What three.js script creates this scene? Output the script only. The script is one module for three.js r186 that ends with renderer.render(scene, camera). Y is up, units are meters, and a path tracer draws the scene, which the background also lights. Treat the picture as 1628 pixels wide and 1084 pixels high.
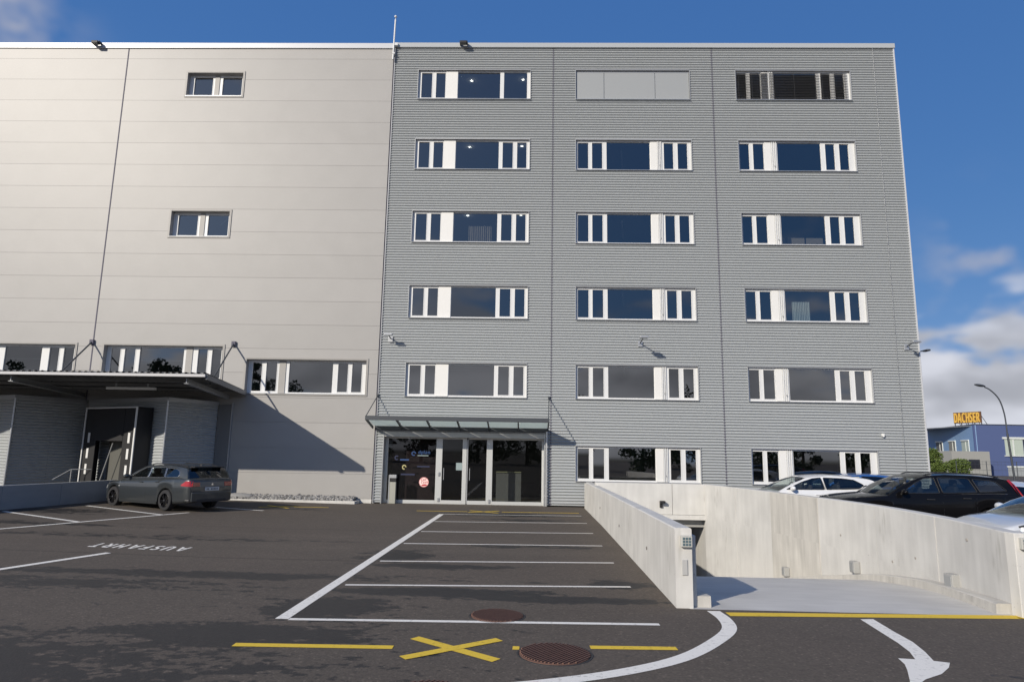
import * as THREE from 'three';
import { mergeGeometries } from 'three/addons/utils/BufferGeometryUtils.js';
import { FontLoader } from 'three/addons/loaders/FontLoader.js';
import { ImprovedNoise } from 'three/addons/math/ImprovedNoise.js';
import { RoundedBoxGeometry } from 'three/addons/geometries/RoundedBoxGeometry.js';

// ---------------------------------------------------------------- camera, sky, sun, exposure
const scene = new THREE.Scene();
const camera = new THREE.PerspectiveCamera(54.45, 1024 / 681, 0.1, 2000);
camera.position.set(5.824, 2.006, 25.481);
camera.rotation.set(0.1655, 0.0252, 0.0168, 'YXZ');
const renderer = new THREE.WebGLRenderer({ antialias: true });
renderer.toneMapping = THREE.LinearToneMapping;
renderer.toneMappingExposure = 1.0;
renderer.shadowMap.enabled = true;

const SUN = new THREE.Vector3(-0.785, 0.59, 1).normalize();
const noise = new ImprovedNoise();
const N3 = (x, y, z) => noise.noise(x, y, z);
function fbm(x, y, z, o = 5) { let s = 0, a = 0.5, f = 1; for (let i = 0; i < o; i++) { s += a * N3(x * f, y * f, z * f + i * 7.3); a *= 0.5; f *= 2.03; } return s; }
const sm = (a, b, x) => { const t = Math.min(1, Math.max(0, (x - a) / (b - a))); return t * t * (3 - 2 * t); };
const mix = (a, b, t) => a + (b - a) * t;
{
  const W = 1536, H = 768, d = new Float32Array(W * H * 4);
  for (let j = 0; j < H; j++) {
    const el = ((j + 0.5) / H - 0.5) * Math.PI, sy = Math.sin(el), ce = Math.cos(el);
    for (let i = 0; i < W; i++) {
      const az = ((i + 0.5) / W - 0.5) * 2 * Math.PI, dx = Math.cos(az) * ce, dz = Math.sin(az) * ce;
      const e = Math.max(0, sy);
      const k1 = Math.exp(-e * 3.1), k2 = Math.exp(-e * 11);
      let r = 0.036 + 0.105 * k1 + 0.26 * k2, g = 0.118 + 0.235 * k1 + 0.19 * k2, b = 0.36 + 0.33 * k1 + 0.06 * k2;
      const cs = dx * SUN.x + sy * SUN.y + dz * SUN.z, gl = Math.pow(Math.max(0, cs), 8) * 0.35;
      r += gl * 0.9; g += gl * 0.9; b += gl * 0.85;
      if (sy > -0.06) {
        const q = 1 / (e + 0.16), px = dx * q, pz = dz * q;
        let n = fbm(px * 0.9 + 3.1, pz * 0.9, 1.7, 6) + 0.35 * fbm(dx * 7 + 9, sy * 16, dz * 7, 5);
        const low = sm(0.25, 0.13, sy), cov = mix(-0.12, 0.30, low);
        const a = sm(0.02, 0.17, n + cov + 0.10 * fbm(dx * 30, sy * 40, dz * 30, 3)) * mix(0.38, 0.93, low);
        // the wisp over the warehouse and the thin veil low on the right
        const w1 = Math.exp(-(Math.pow((dx + 0.60) / 0.05, 2) + Math.pow((sy - 0.475) / 0.035, 2))) * (dz < 0 ? 1 : 0), w2 = Math.exp(-(Math.pow((dx - 0.56) / 0.05, 2) + Math.pow((sy - 0.235) / 0.06, 2))) * (dz < 0 ? 1 : 0);
        const wn = 0.45 + 1.5 * fbm(dx * 16 + 2, sy * 22, dz * 16, 4), wisp = Math.min(0.75, Math.max(0, w1 * wn * 1.5 + w2 * sm(0.35, 0.9, wn) * 0.55));
        r = mix(r, 0.46, wisp); g = mix(g, 0.47, wisp); b = mix(b, 0.54, wisp);
        const lit = 0.5 + 1.5 * fbm(dx * 6 + 1, sy * 13 - 0.25, dz * 6 + 5, 5);
        const c = mix(0.42, 0.74, sm(0.0, 0.8, lit));
        r = mix(r, c * 0.97, a); g = mix(g, c * 0.985, a); b = mix(b, c * 1.07, a);
      } else { r = 0.12; g = 0.12; b = 0.115; }
      const o = (j * W + i) * 4; d[o] = r; d[o + 1] = g; d[o + 2] = b; d[o + 3] = 1;
    }
  }
  const t = new THREE.DataTexture(d, W, H, THREE.RGBAFormat, THREE.FloatType);
  t.mapping = THREE.EquirectangularReflectionMapping; t.magFilter = t.minFilter = THREE.LinearFilter; t.needsUpdate = true;
  scene.background = t; scene.environment = t;
}
const sun = new THREE.DirectionalLight(new THREE.Color(1, 0.915, 0.79), 4.4);
sun.position.copy(SUN).multiplyScalar(120); sun.castShadow = true;
sun.shadow.mapSize.set(4096, 4096);
Object.assign(sun.shadow.camera, { left: -60, right: 60, top: 50, bottom: -50, near: 1, far: 300 });
scene.add(sun); scene.add(sun.target);

// ---------------------------------------------------------------- helpers
let seed = 20240611;
const rnd = () => { seed = (seed * 1664525 + 1013904223) >>> 0; return seed / 4294967296; };
const rr = (a, b) => a + (b - a) * rnd();
const V = (x, y, z) => new THREE.Vector3(x, y, z);
const lin = (r, g, b) => new THREE.Color().setRGB(r, g, b);
const taken = new Map();
function numbered(n) { const k = taken.get(n) || 0; taken.set(n, k + 1); return k ? n + '_' + String(k).padStart(3, '0') : n; }
function tag(o, label, category, group, kind) { if (label) o.userData.label = label; if (category) o.userData.category = category; if (group) o.userData.group = group; if (kind) o.userData.kind = kind; return o; }
function thing(name, label, category, pos = [0, 0, 0], turn = 0, group) {
  const g = new THREE.Group(); g.name = numbered(name); g.position.set(...pos); g.rotation.y = turn; scene.add(g); return tag(g, label, category, group);
}
function norm(g) { const h = g.index ? g.toNonIndexed() : g; for (const k of Object.keys(h.attributes)) if (!['position', 'normal', 'uv'].includes(k)) h.deleteAttribute(k); if (!h.attributes.uv) h.setAttribute('uv', new THREE.BufferAttribute(new Float32Array(h.attributes.position.count * 2), 2)); return h; }
function uvBox(g, s = 1) {   // uv in metres by the dominant axis of each face
  const p = g.attributes.position, n = g.attributes.normal, uv = new Float32Array(p.count * 2);
  for (let i = 0; i < p.count; i++) {
    const ax = Math.abs(n.getX(i)), ay = Math.abs(n.getY(i)), az = Math.abs(n.getZ(i));
    if (ay > ax && ay > az) { uv[2 * i] = p.getX(i) * s; uv[2 * i + 1] = p.getZ(i) * s; }
    else if (ax > az) { uv[2 * i] = p.getZ(i) * s; uv[2 * i + 1] = p.getY(i) * s; }
    else { uv[2 * i] = p.getX(i) * s; uv[2 * i + 1] = p.getY(i) * s; }
  }
  g.setAttribute('uv', new THREE.BufferAttribute(uv, 2)); return g;
}
class MB {
  constructor() { this.g = []; }
  add(g) { this.g.push(norm(g)); return this; }
  box(x0, x1, y0, y1, z0, z1, r = 0) { const sx = Math.abs(x1 - x0), sy = Math.abs(y1 - y0), sz = Math.abs(z1 - z0); const g = r ? new RoundedBoxGeometry(sx, sy, sz, 2, r) : new THREE.BoxGeometry(sx, sy, sz); g.translate((x0 + x1) / 2, (y0 + y1) / 2, (z0 + z1) / 2); return this.add(g); }
  bar(a, b, w, h) { const A = V(...a), B = V(...b), L = A.distanceTo(B), g = new THREE.BoxGeometry(w, h, L); const m = new THREE.Matrix4().lookAt(B, A, V(0, 1, 0)); g.applyMatrix4(m); const c = A.add(B).multiplyScalar(0.5); g.translate(c.x, c.y, c.z); return this.add(g); }
  rod(a, b, r, n = 8) { const A = V(...a), B = V(...b), L = A.distanceTo(B), g = new THREE.CylinderGeometry(r, r, L, n); g.applyQuaternion(new THREE.Quaternion().setFromUnitVectors(V(0, 1, 0), B.clone().sub(A).normalize())); const c = A.add(B).multiplyScalar(0.5); g.translate(c.x, c.y, c.z); return this.add(g); }
  tube(pts, r, n = 8, seg = 24) { return this.add(new THREE.TubeGeometry(new THREE.CatmullRomCurve3(pts.map(p => V(...p))), seg, r, n, false)); }
  geo() { return mergeGeometries(this.g); }
  build(name, mat, parent, uvs) { const g = this.geo(); if (uvs) uvBox(g, uvs); const m = new THREE.Mesh(g, mat); m.name = parent === scene ? numbered(name) : name; m.castShadow = m.receiveShadow = true; parent.add(m); return m; }
}
function meshOf(name, g, mat, parent) { const m = new THREE.Mesh(g, mat); m.name = parent === scene ? numbered(name) : name; m.castShadow = m.receiveShadow = true; parent.add(m); return m; }
function geoFrom(pos, nor, uv, idx) { const g = new THREE.BufferGeometry(); g.setAttribute('position', new THREE.Float32BufferAttribute(pos, 3)); if (uv) g.setAttribute('uv', new THREE.Float32BufferAttribute(uv, 2)); if (idx) g.setIndex(idx); if (nor) g.setAttribute('normal', new THREE.Float32BufferAttribute(nor, 3)); else g.computeVertexNormals(); return g; }
function tex(w, h, fn, srgb = true, rep) {
  const d = new Uint8Array(w * h * 4);
  for (let j = 0; j < h; j++) for (let i = 0; i < w; i++) { const c = fn(i, j, i / w, j / h), o = (j * w + i) * 4; d[o] = c[0]; d[o + 1] = c[1]; d[o + 2] = c[2]; d[o + 3] = 255; }
  const t = new THREE.DataTexture(d, w, h, THREE.RGBAFormat); t.wrapS = t.wrapT = THREE.RepeatWrapping; t.magFilter = THREE.LinearFilter; t.minFilter = THREE.LinearMipmapLinearFilter; t.generateMipmaps = true;
  if (srgb) t.colorSpace = THREE.SRGBColorSpace; if (rep) t.repeat.set(...rep); t.needsUpdate = true; return t;
}
const enc = (v) => 255 * Math.max(0, Math.min(1, v <= 0.0031308 ? v * 12.92 : 1.055 * Math.pow(v, 1 / 2.4) - 0.055));
const E3 = (r, g, b) => [enc(r), enc(g), enc(b)];
// tileable noise: blends the four shifted copies
function tfbm(u, v, s, z, o = 4) { const f = (a, b) => fbm(a * s, b * s, z, o); return f(u, v) * (1 - u) * (1 - v) + f(u - 1, v) * u * (1 - v) + f(u, v - 1) * (1 - u) * v + f(u - 1, v - 1) * u * v; }

// ---------------------------------------------------------------- materials
const MS = (c, r = 0.6, m = 0, x = {}) => new THREE.MeshStandardMaterial({ color: c, roughness: r, metalness: m, ...x });
const MP = (c, r = 0.4, m = 0, x = {}) => new THREE.MeshPhysicalMaterial({ color: c, roughness: r, metalness: m, ...x });
const grainT = tex(256, 256, (i, j) => { const v = 150 + 90 * (rnd() - 0.5); return [v, v, v]; }, false);
const concT = tex(1024, 1024, (i, j, u, v) => {
  const streak = tfbm(u, v * 0.12, 26, 3.3, 3), blot = tfbm(u, v, 5, 8.1, 5), fine = rnd() - 0.5, pore = tfbm(u, v, 60, 1.2, 2);
  let k = 1 + 0.20 * streak + 0.26 * blot + 0.05 * fine; if (pore > 0.33) k *= 0.8;
  const st = sm(0.16, 0.36, tfbm(u, v * 0.25, 11, 5.5, 4));
  return E3(0.565 * k * (1 - 0.28 * st), 0.557 * k * (1 - 0.285 * st), 0.53 * k * (1 - 0.31 * st));
}, true, [0.25, 0.25]);
const concB = tex(512, 512, (i, j, u, v) => { const b = 128 + 70 * tfbm(u, v, 9, 2.2, 5) + 24 * (rnd() - 0.5); return [b, b, b]; }, false, [0.5, 0.5]);
const wetT = tex(1024, 1024, (i, j, u, v) => {
  const k = 1 + 0.16 * tfbm(u * 0.3, v, 22, 4, 4) + 0.26 * tfbm(u, v, 5, 9, 5) + 0.07 * (rnd() - 0.5); return E3(0.54 * k, 0.525 * k, 0.49 * k);
}, true, [0.25, 0.25]);
const metT = tex(512, 512, (i, j, u, v) => { const k = 0.96 + 0.04 * tfbm(u, v, 6, 3, 5) + 0.012 * (rnd() - 0.5); const c = 255 * Math.min(1, k); return [c, c, c]; }, true, [0.2, 0.2]);
const mConc = MS(0xffffff, 0.85, 0, { map: concT, bumpMap: concB, bumpScale: 0.004 });
const concW = tex(512, 512, (i, j, u, v) => { const k = 1.12 + 0.45 * tfbm(u, v * 0.10, 30, 6.3, 4) + 0.26 * tfbm(u, v, 6, 1.1, 5) + 0.05 * (rnd() - 0.5); return E3(0.445 * k, 0.43 * k, 0.395 * k); }, true, [0.25, 0.25]);
const mConcW = MS(0xffffff, 0.85, 0, { map: concW, bumpMap: concB, bumpScale: 0.004 });
const mRamp = MS(0xffffff, 0.8, 0, { map: wetT, bumpMap: concB, bumpScale: 0.003 });
const mDockWall = MS(lin(0.50, 0.53, 0.58), 0.85, 0, { map: wetT });
const mCorr = MP(lin(0.352, 0.372, 0.382), 0.5, 0.0, { ior: 1.55 });
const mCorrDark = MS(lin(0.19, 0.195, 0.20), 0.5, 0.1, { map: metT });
const mPanel = [0, 1, 2].map(i => MP(lin(0.378 + 0.006 * i, 0.368 + 0.006 * i, 0.353 + 0.006 * i), 0.48, 0.0, { map: metT, ior: 1.5 }));
const mCoping = MS(lin(0.54, 0.55, 0.57), 0.4, 0.1);
const mTrim = MS(lin(0.36, 0.37, 0.38), 0.4, 0.4);
const mSeam = MS(lin(0.10, 0.095, 0.13), 0.7);
const mWhite = MS(lin(0.68, 0.685, 0.68), 0.42);
const mReveal = MS(lin(0.40, 0.41, 0.42), 0.45, 0.3);
const mRevealW = MS(lin(0.33, 0.318, 0.30), 0.5);
const mPanelW = MS(lin(0.74, 0.735, 0.71), 0.5);
const mGlass = MP(lin(0.50, 0.54, 0.56), 0.0, 0, { transmission: 1, thickness: 0, ior: 2.45, specularIntensity: 1 });
const mDoorGlass = MP(lin(0.42, 0.44, 0.44), 0.0, 0, { transmission: 1, thickness: 0, ior: 1.6 });
const mRoom = MS(lin(0.30, 0.30, 0.29), 0.9);
const mShutter = MS(lin(0.33, 0.345, 0.35), 0.55, 0.1);
const mSlat = MS(lin(0.20, 0.20, 0.205), 0.4, 0.4);
const mCurtain = MS(lin(0.55, 0.60, 0.58), 0.9), mCurtainB = MS(lin(0.36, 0.30, 0.24), 0.9);
const mDarkMetal = MS(lin(0.055, 0.062, 0.072), 0.5, 0.1);
const mAlu = MS(lin(0.50, 0.51, 0.52), 0.35, 0.6);
const mBlack = MS(lin(0.012, 0.012, 0.014), 0.6);
const mRubber = MS(lin(0.02, 0.02, 0.022), 0.85);
const mLamp = MS(lin(0.75, 0.75, 0.72), 0.4);

// ---------------------------------------------------------------- ground
const gy = (x) => x < -20 ? 0.26 : x < 0 ? -0.013 * x : x < 18 ? 0 : x < 28 ? -0.03 * (x - 18) : -0.3;
const AX0 = -16, AX1 = 16, AZ0 = -4, AZ1 = 28;
const asphT = (() => {
  const W = 2048, H = 2048, c = new Uint8Array(W * H * 4), r = new Uint8Array(W * H * 4);
  // damp patches seen in the photograph: centre x, z, half sizes, strength
  const damp = [[-3.2, 19.3, 6.0, 1.5, 0.40], [1.0, 20.4, 4.0, 1.2, 0.42], [-2.5, 15.5, 4.6, 0.55, 0.20], [0.3, 14.6, 4.0, 0.28, 0.30], [2.6, 17.9, 1.7, 0.5, 0.32], [3.3, 16.6, 0.9, 0.7, 0.32],
    [4.6, 15.55, 1.6, 0.28, 0.40], [6.3, 15.85, 1.5, 0.22, 0.42], [4.3, 13.4, 1.3, 0.25, 0.30], [7.3, 14.7, 0.5, 0.3, 0.30], [3.4, 12.3, 0.7, 0.8, 0.26], [5.2, 3.6, 2.0, 0.6, 0.28], [5.9, 5.2, 1.6, 0.4, 0.2], [-3.0, 10.6, 5, 0.35, 0.14], [-6.5, 8.9, 3, 0.4, 0.14], [6, 10.7, 1.6, 0.3, 0.18], [11.6, 19.2, 1.3, 0.4, 0.36], [9.8, 21, 3, 1, 0.3], [-8, 6, 2, 0.8, 0.2], [-2.5, 3.2, 2.2, 0.5, 0.2], [3.9, 20.1, 2, 0.6, 0.34]];
  for (let j = 0; j < H; j++) {
    const z = mix(AZ0, AZ1, (j + 0.5) / H);
    for (let i = 0; i < W; i++) {
      const x = mix(AX0, AX1, (i + 0.5) / W), o = (j * W + i) * 4;
      let k = 1 + 0.16 * fbm(x * 0.35, z * 0.5, 3, 3) + 0.10 * fbm(x * 2.2, z * 2.6, 9, 3);
      const a = rnd(); k *= 0.76 + 0.48 * a; if (a > 0.985) k *= 1.7; k *= 1 + 0.22 * fbm(x * 14, z * 14, 4, 2);
      k *= 1 + 0.13 * (Math.exp(-Math.pow((z - 9.6 - 0.05 * x) / 0.28, 2)) + Math.exp(-Math.pow((z - 11.3 - 0.05 * x) / 0.28, 2)) + Math.exp(-Math.pow((z - 20.3) / 0.3, 2))) * (0.6 + fbm(x * 1.5, z * 5, 7, 3));
      let m = -0.12; for (const q of damp) { const dx = (x - q[0]) / q[2], dz = (z - q[1]) / q[3]; const e = Math.exp(-(dx * dx + dz * dz)); if (e > 0.02) m = Math.max(m, -0.12 + (q[4] + 0.12) * e); }
      let w = 0; if (m > -0.11) w = sm(0.04, 0.10, m + 0.26 * fbm(x * 0.9, z * 2.6, 5, 4) + 0.30 * fbm(x * 3.2, z * 6.5, 6, 4) + 0.22 * fbm(x * 11, z * 15, 2, 3));
      const lane = Math.exp(-Math.pow((z - 12.95 - 0.02 * x) / 0.035, 2)) * (x < 3 ? 1 : 0) * 0.45;
      const lane2 = Math.exp(-Math.pow((z - 8.4) / 0.04, 2)) * (x < 2 ? 0.25 : 0);
      k *= 1 - Math.max(lane, lane2);
      const warm = 0.03 * fbm(x * 0.5, z * 0.4, 21, 2);
      const R = 0.088 * k * (1 - 0.75 * w) * (1 + warm), G = 0.0715 * k * (1 - 0.73 * w), B = 0.0565 * k * (1 - 0.70 * w);
      c[o] = enc(R); c[o + 1] = enc(G); c[o + 2] = enc(B); c[o + 3] = 255;
      r[o + 1] = 255 * mix(0.88, 0.62, w); r[o] = r[o + 2] = 0; r[o + 3] = 255;
    }
  }
  const mk = (d, s) => { const t = new THREE.DataTexture(d, W, H, THREE.RGBAFormat); t.wrapS = t.wrapT = THREE.RepeatWrapping; t.magFilter = THREE.LinearFilter; t.minFilter = THREE.LinearMipmapLinearFilter; t.generateMipmaps = true; if (s) t.colorSpace = THREE.SRGBColorSpace; t.needsUpdate = true; return t; };
  return [mk(c, true), mk(r, false)];
})();
const asphB = grainT.clone(); asphB.repeat.set(16, 16); asphB.needsUpdate = true;
const mAsph = MS(0xffffff, 1, 0, { map: asphT[0], roughnessMap: asphT[1], bumpMap: asphB, bumpScale: 0.006 });
const wallIn = [[11.68, 3.0], [12.08, 4.9], [12.42, 7], [12.70, 9], [12.88, 11.3], [12.70, 13.9], [12.27, 16.15]];
const wallCurve = new THREE.CatmullRomCurve3(wallIn.map(p => V(p[0], 0, p[1])));
const wallX = (z) => { let a = 0, b = 1; for (let i = 0; i < 30; i++) { const m = (a + b) / 2; wallCurve.getPoint(m).z < z ? a = m : b = m; } return wallCurve.getPoint(a).x; };
const ground = (() => {
  const pos = [], uv = [], idx = []; const U = (x, z) => [(x - AX0) / (AX1 - AX0), (z - AZ0) / (AZ1 - AZ0)];
  const quad = (x0, x1, z0, z1) => { const b = pos.length / 3; for (const [x, z] of [[x0, z0], [x0, z1], [x1, z1], [x1, z0]]) { pos.push(x, gy(x), z); uv.push(...U(x, z)); } idx.push(b, b + 1, b + 2, b, b + 2, b + 3); };
  const L = 420;
  quad(-L, -20, -L, L); quad(-20, 0, -L, L); quad(0, 7.95, -L, L);
  quad(7.95, 18, 16.2, L); for (const [a, b] of [[-L, 16.2], [16.2, L]]) { quad(18, 28, a, b); quad(28, L, a, b); }
  quad(7.95, 12.0, -L, 3.06);
  const zs = [-L, 3.06]; for (let i = 1; i <= 22; i++) zs.push(3.06 + (16.2 - 3.06) * i / 22);
  for (let i = 0; i < zs.length - 1; i++) { const xa = i === 0 ? 12.0 : wallX(zs[i]) + 0.1, xb = i === 0 ? 12.0 : wallX(zs[i + 1]) + 0.1, b = pos.length / 3; for (const [x, z] of [[xa, zs[i]], [xb, zs[i + 1]], [18, zs[i + 1]], [18, zs[i]]]) { pos.push(x, 0, z); uv.push(...U(x, z)); } idx.push(b, b + 1, b + 2, b, b + 2, b + 3); }
  const m = meshOf('asphalt_ground', geoFrom(pos, null, uv, idx), mAsph, scene); m.castShadow = false;
  return tag(m, 'dark brown-grey asphalt yard with damp patches', 'ground', null, 'structure');
})();

// painted markings (children of the ground)
const paintT = tex(512, 512, (i, j, u, v) => { const w = sm(0.05, 0.3, tfbm(u, v, 18, 2, 5)), k = (1 - 0.24 * w - 0.16 * rnd()) * (tfbm(u, v, 40, 6, 3) > 0.30 ? 0.45 : 1); return E3(k, k, k); }, true, [1, 1]);
const mPaint = MS(lin(0.86, 0.83, 0.76), 0.9, 0, { map: paintT });
const mYellow = MS(lin(0.80, 0.55, 0.05), 0.9, 0, { map: paintT });
function marking(name, poly, mat, label, lift = 0.004) {
  const s = new THREE.Shape(poly.map(p => new THREE.Vector2(p[0], -p[1]))), g = new THREE.ShapeGeometry(s), p = g.attributes.position, uv = g.attributes.uv;
  for (let i = 0; i < p.count; i++) { const x = p.getX(i), z = -p.getY(i); p.setXYZ(i, x, gy(x) + lift, z); uv.setXY(i, x, z); }
  g.computeVertexNormals(); const m = meshOf(name, g, mat, ground); m.castShadow = false; if (label) m.userData.label = label; return m;
}
const strip = (a, b, w) => { const dx = b[0] - a[0], dz = b[1] - a[1], l = Math.hypot(dx, dz), nx = -dz / l * w / 2, nz = dx / l * w / 2; return [[a[0] + nx, a[1] + nz], [b[0] + nx, b[1] + nz], [b[0] - nx, b[1] - nz], [a[0] - nx, a[1] - nz]]; };
for (const [a, b, w] of [[[2.93, 17.24], [3.12, 3.75], 0.16], [[3.02, 17.24], [7.43, 17.09], 0.095], [[3.13, 15.17], [7.43, 14.86], 0.085], [[3.17, 12.97], [7.46, 12.64], 0.085], [[3.17, 10.62], [7.5, 10.38], 0.085], [[3.2, 8.42], [7.52, 8.12], 0.085], [[3.2, 6.0], [7.58, 5.72], 0.085], [[3.14, 3.75], [7.6, 3.5], 0.085],
  [[-7.3, 13.1], [-4.23, 5.39], 0.12], [[-8.86, 6.67], [-5.49, 8.46], 0.12], [[-8.03, 4.35], [-4.52, 6.26], 0.12], [[-4.3, 3.5], [-2.5, 4.1], 0.12], [[-3.2, 17.0], [-1.94, 12.85], 0.14]]) marking('parking_line', strip(a, b, w), mPaint);
for (const [a, b, w] of [[[2.83, 18.31], [4.47, 18.27], 0.12], [[5.70, 18.19], [5.77, 18.19], 0.12], [[6.51, 18.10], [7.42, 18.07], 0.12], [[8.42, 16.49], [12.22, 16.29], 0.19], [[12.2, 16.28], [13.2, 16.65], 0.19],
  [[2.15, 2.75], [3.85, 2.7], 0.11], [[5.0, 2.62], [7.6, 2.5], 0.11], [[-0.95, 2.3], [-2.1, 2.45], 0.11]]) marking('yellow_line', strip(a, b, w), mYellow);
for (const [cx, cz, sx, sz, w] of [[5.09, 18.26, 0.46, 0.36, 0.13], [4.4, 2.65, 0.5, 0.36, 0.12], [-2.6, 2.6, 0.5, 0.4, 0.12]]) {
  const a = strip([cx - sx, cz - sz], [cx + sx, cz + sz], w), b = strip([cx + sx, cz - sz], [cx - sx, cz + sz], w);
  marking('yellow_cross_stroke', a, mYellow); marking('yellow_cross_stroke', b, mYellow, null, 0.0065);
}
{ // white guide curve and turn arrow before the ramp
  const c = new THREE.CatmullRomCurve3([[8.28, 16.33], [8.3, 16.75], [8.22, 17.22], [7.9, 17.78], [7.4, 18.4], [6.8, 18.84], [6.0, 19.22], [5.1, 19.5]].map(p => V(p[0], 0, p[1]))), L = [], R = [];
  for (let i = 0; i <= 40; i++) { const p = c.getPoint(i / 40), t = c.getTangent(i / 40); L.push([p.x - t.z * 0.085, p.z + t.x * 0.085]); R.unshift([p.x + t.z * 0.085, p.z - t.x * 0.085]); }
  marking('guide_curve', [...L, ...R], mPaint, 'white painted curve sweeping round the end of the ramp wall');
  marking('turn_arrow', [[10.04, 16.60], [9.98, 17.18], [9.93, 17.66], [9.87, 17.99], [9.78, 18.25], [9.62, 18.23], [9.58, 18.42], [9.50, 18.61], [9.34, 18.94], [9.18, 19.16], [9.33, 19.06], [9.52, 18.87], [9.77, 18.70], [9.96, 18.50], [10.07, 18.34], [9.94, 18.29], [10.04, 17.97], [10.12, 17.61], [10.15, 17.17], [10.21, 16.58]], mPaint, 'white painted turn arrow before the garage ramp');
}
const fontB = await new FontLoader().loadAsync('fonts/droid/droid_sans_bold.typeface.json');
function textGeo(str, size, depth = 0) { const shp = fontB.generateShapes(str, size); const g = depth ? new THREE.ExtrudeGeometry(shp, { depth, bevelEnabled: false, curveSegments: 4 }) : new THREE.ShapeGeometry(shp, 4); g.computeBoundingBox(); return g; }
{
  const letters = 'AUSFAHRT'; let adv = 0; const ang = 0.083;
  for (const ch of letters) {   // read from the far side, so the letters stand on their heads here
    const g = textGeo(ch, 0.52), w = g.boundingBox.max.x * 0.46; g.scale(0.46, 1, 1);
    const p = g.attributes.position;
    for (let i = 0; i < p.count; i++) { const a = p.getX(i) + adv, b = p.getY(i); const x = -0.83 - a * Math.cos(ang) + b * 0.10, z = 11.90 - a * Math.sin(ang) + b * 0.95; p.setXYZ(i, x, gy(x) + 0.004, z); }
    g.computeVertexNormals(); adv += w + 0.062;
    const m = meshOf('painted_letter', g, mPaint, ground); m.userData.label = 'white painted letter ' + ch; m.castShadow = false;
  }
}
// manhole covers
const rustT = tex(256, 256, (i, j, u, v) => { const k = 1 + 0.5 * tfbm(u, v, 8, 5, 4) + 0.2 * (rnd() - 0.5); return E3(0.165 * k, 0.09 * k, 0.066 * k); }, true, [2, 2]);
const mRust = MS(0xffffff, 0.75, 0.2, { map: rustT }), mIron = MS(lin(0.045, 0.042, 0.04), 0.7, 0.2);
for (const [x, z, r, label] of [[5.48, 16.84, 0.325, 'rusty round manhole cover inside the front parking bay'], [6.13, 18.36, 0.36, 'large rusty manhole cover in the gap of the yellow dashes'], [5.05, 19.58, 0.33, 'dark manhole cover cut by the bottom edge of the view']]) {
  const t = thing('manhole_cover', label, 'manhole cover', [x, 0, z], 0, 'manhole covers');
  const ring = new THREE.TorusGeometry(r + 0.016, 0.016, 6, 40); ring.rotateX(Math.PI / 2); ring.scale(1, 0.3, 1); new MB().add(ring).build('frame_ring', mIron, t);
  const dm = new MB(); const disc = new THREE.CylinderGeometry(r, r, 0.012, 40); disc.translate(0, 0.002, 0); dm.add(disc); dm.build('lid', mRust, t, 1);
  const ribs = new MB(); for (let k = -9; k <= 9; k++) { const o = k * r / 9.6, h = Math.sqrt(r * r - o * o) * 0.93; const g = new THREE.BoxGeometry(h * 2, 0.012, r * 0.042); g.translate(0, 0.013, o); g.rotateY(0.9); ribs.add(g); }
  ribs.build('tread_ribs', mRust, t, 1);
}

// ---------------------------------------------------------------- garage ramp
const rampY = (z) => { const P = [[-8, -2.4], [1.5, -2.35], [3, -2.1], [5, -1.68], [7.4, -1.2], [9.5, -0.76], [11.6, -0.38], [13.5, -0.16], [14.8, -0.07], [15.8, -0.012], [16.2, 0.002]]; for (let i = 0; i < P.length - 1; i++) if (z <= P[i + 1][0]) return mix(P[i][1], P[i + 1][1], Math.max(0, (z - P[i][0]) / (P[i + 1][0] - P[i][0]))); return 0.002; };
const lwX = (z) => mix(8.02, 7.83, sm(0, 1, 0) + (z - 0.4) / 15.8) ;   // outer face of the left wall
{
  const pos = [], uv = [], idx = []; const n = 40;
  for (let i = 0; i <= n; i++) { const z = mix(-8, 16.24, i / n), xr = z < 3 ? 12.15 : wallX(Math.min(16.1, z)) + 0.1, y = rampY(z); pos.push(8.0, y, z, xr, y, z); uv.push(8, z, xr, z); if (i) { const b = 2 * i; idx.push(b - 2, b, b + 1, b - 2, b + 1, b - 1); } }
  tag(meshOf('ramp', geoFrom(pos, null, uv, idx), mRamp, scene), 'pale concrete ramp going down to the garage', 'ramp', null, 'structure');
}
const mHole = MS(lin(0.16, 0.15, 0.14), 0.9), mHoleRing = MS(lin(0.33, 0.31, 0.28), 0.9);
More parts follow.
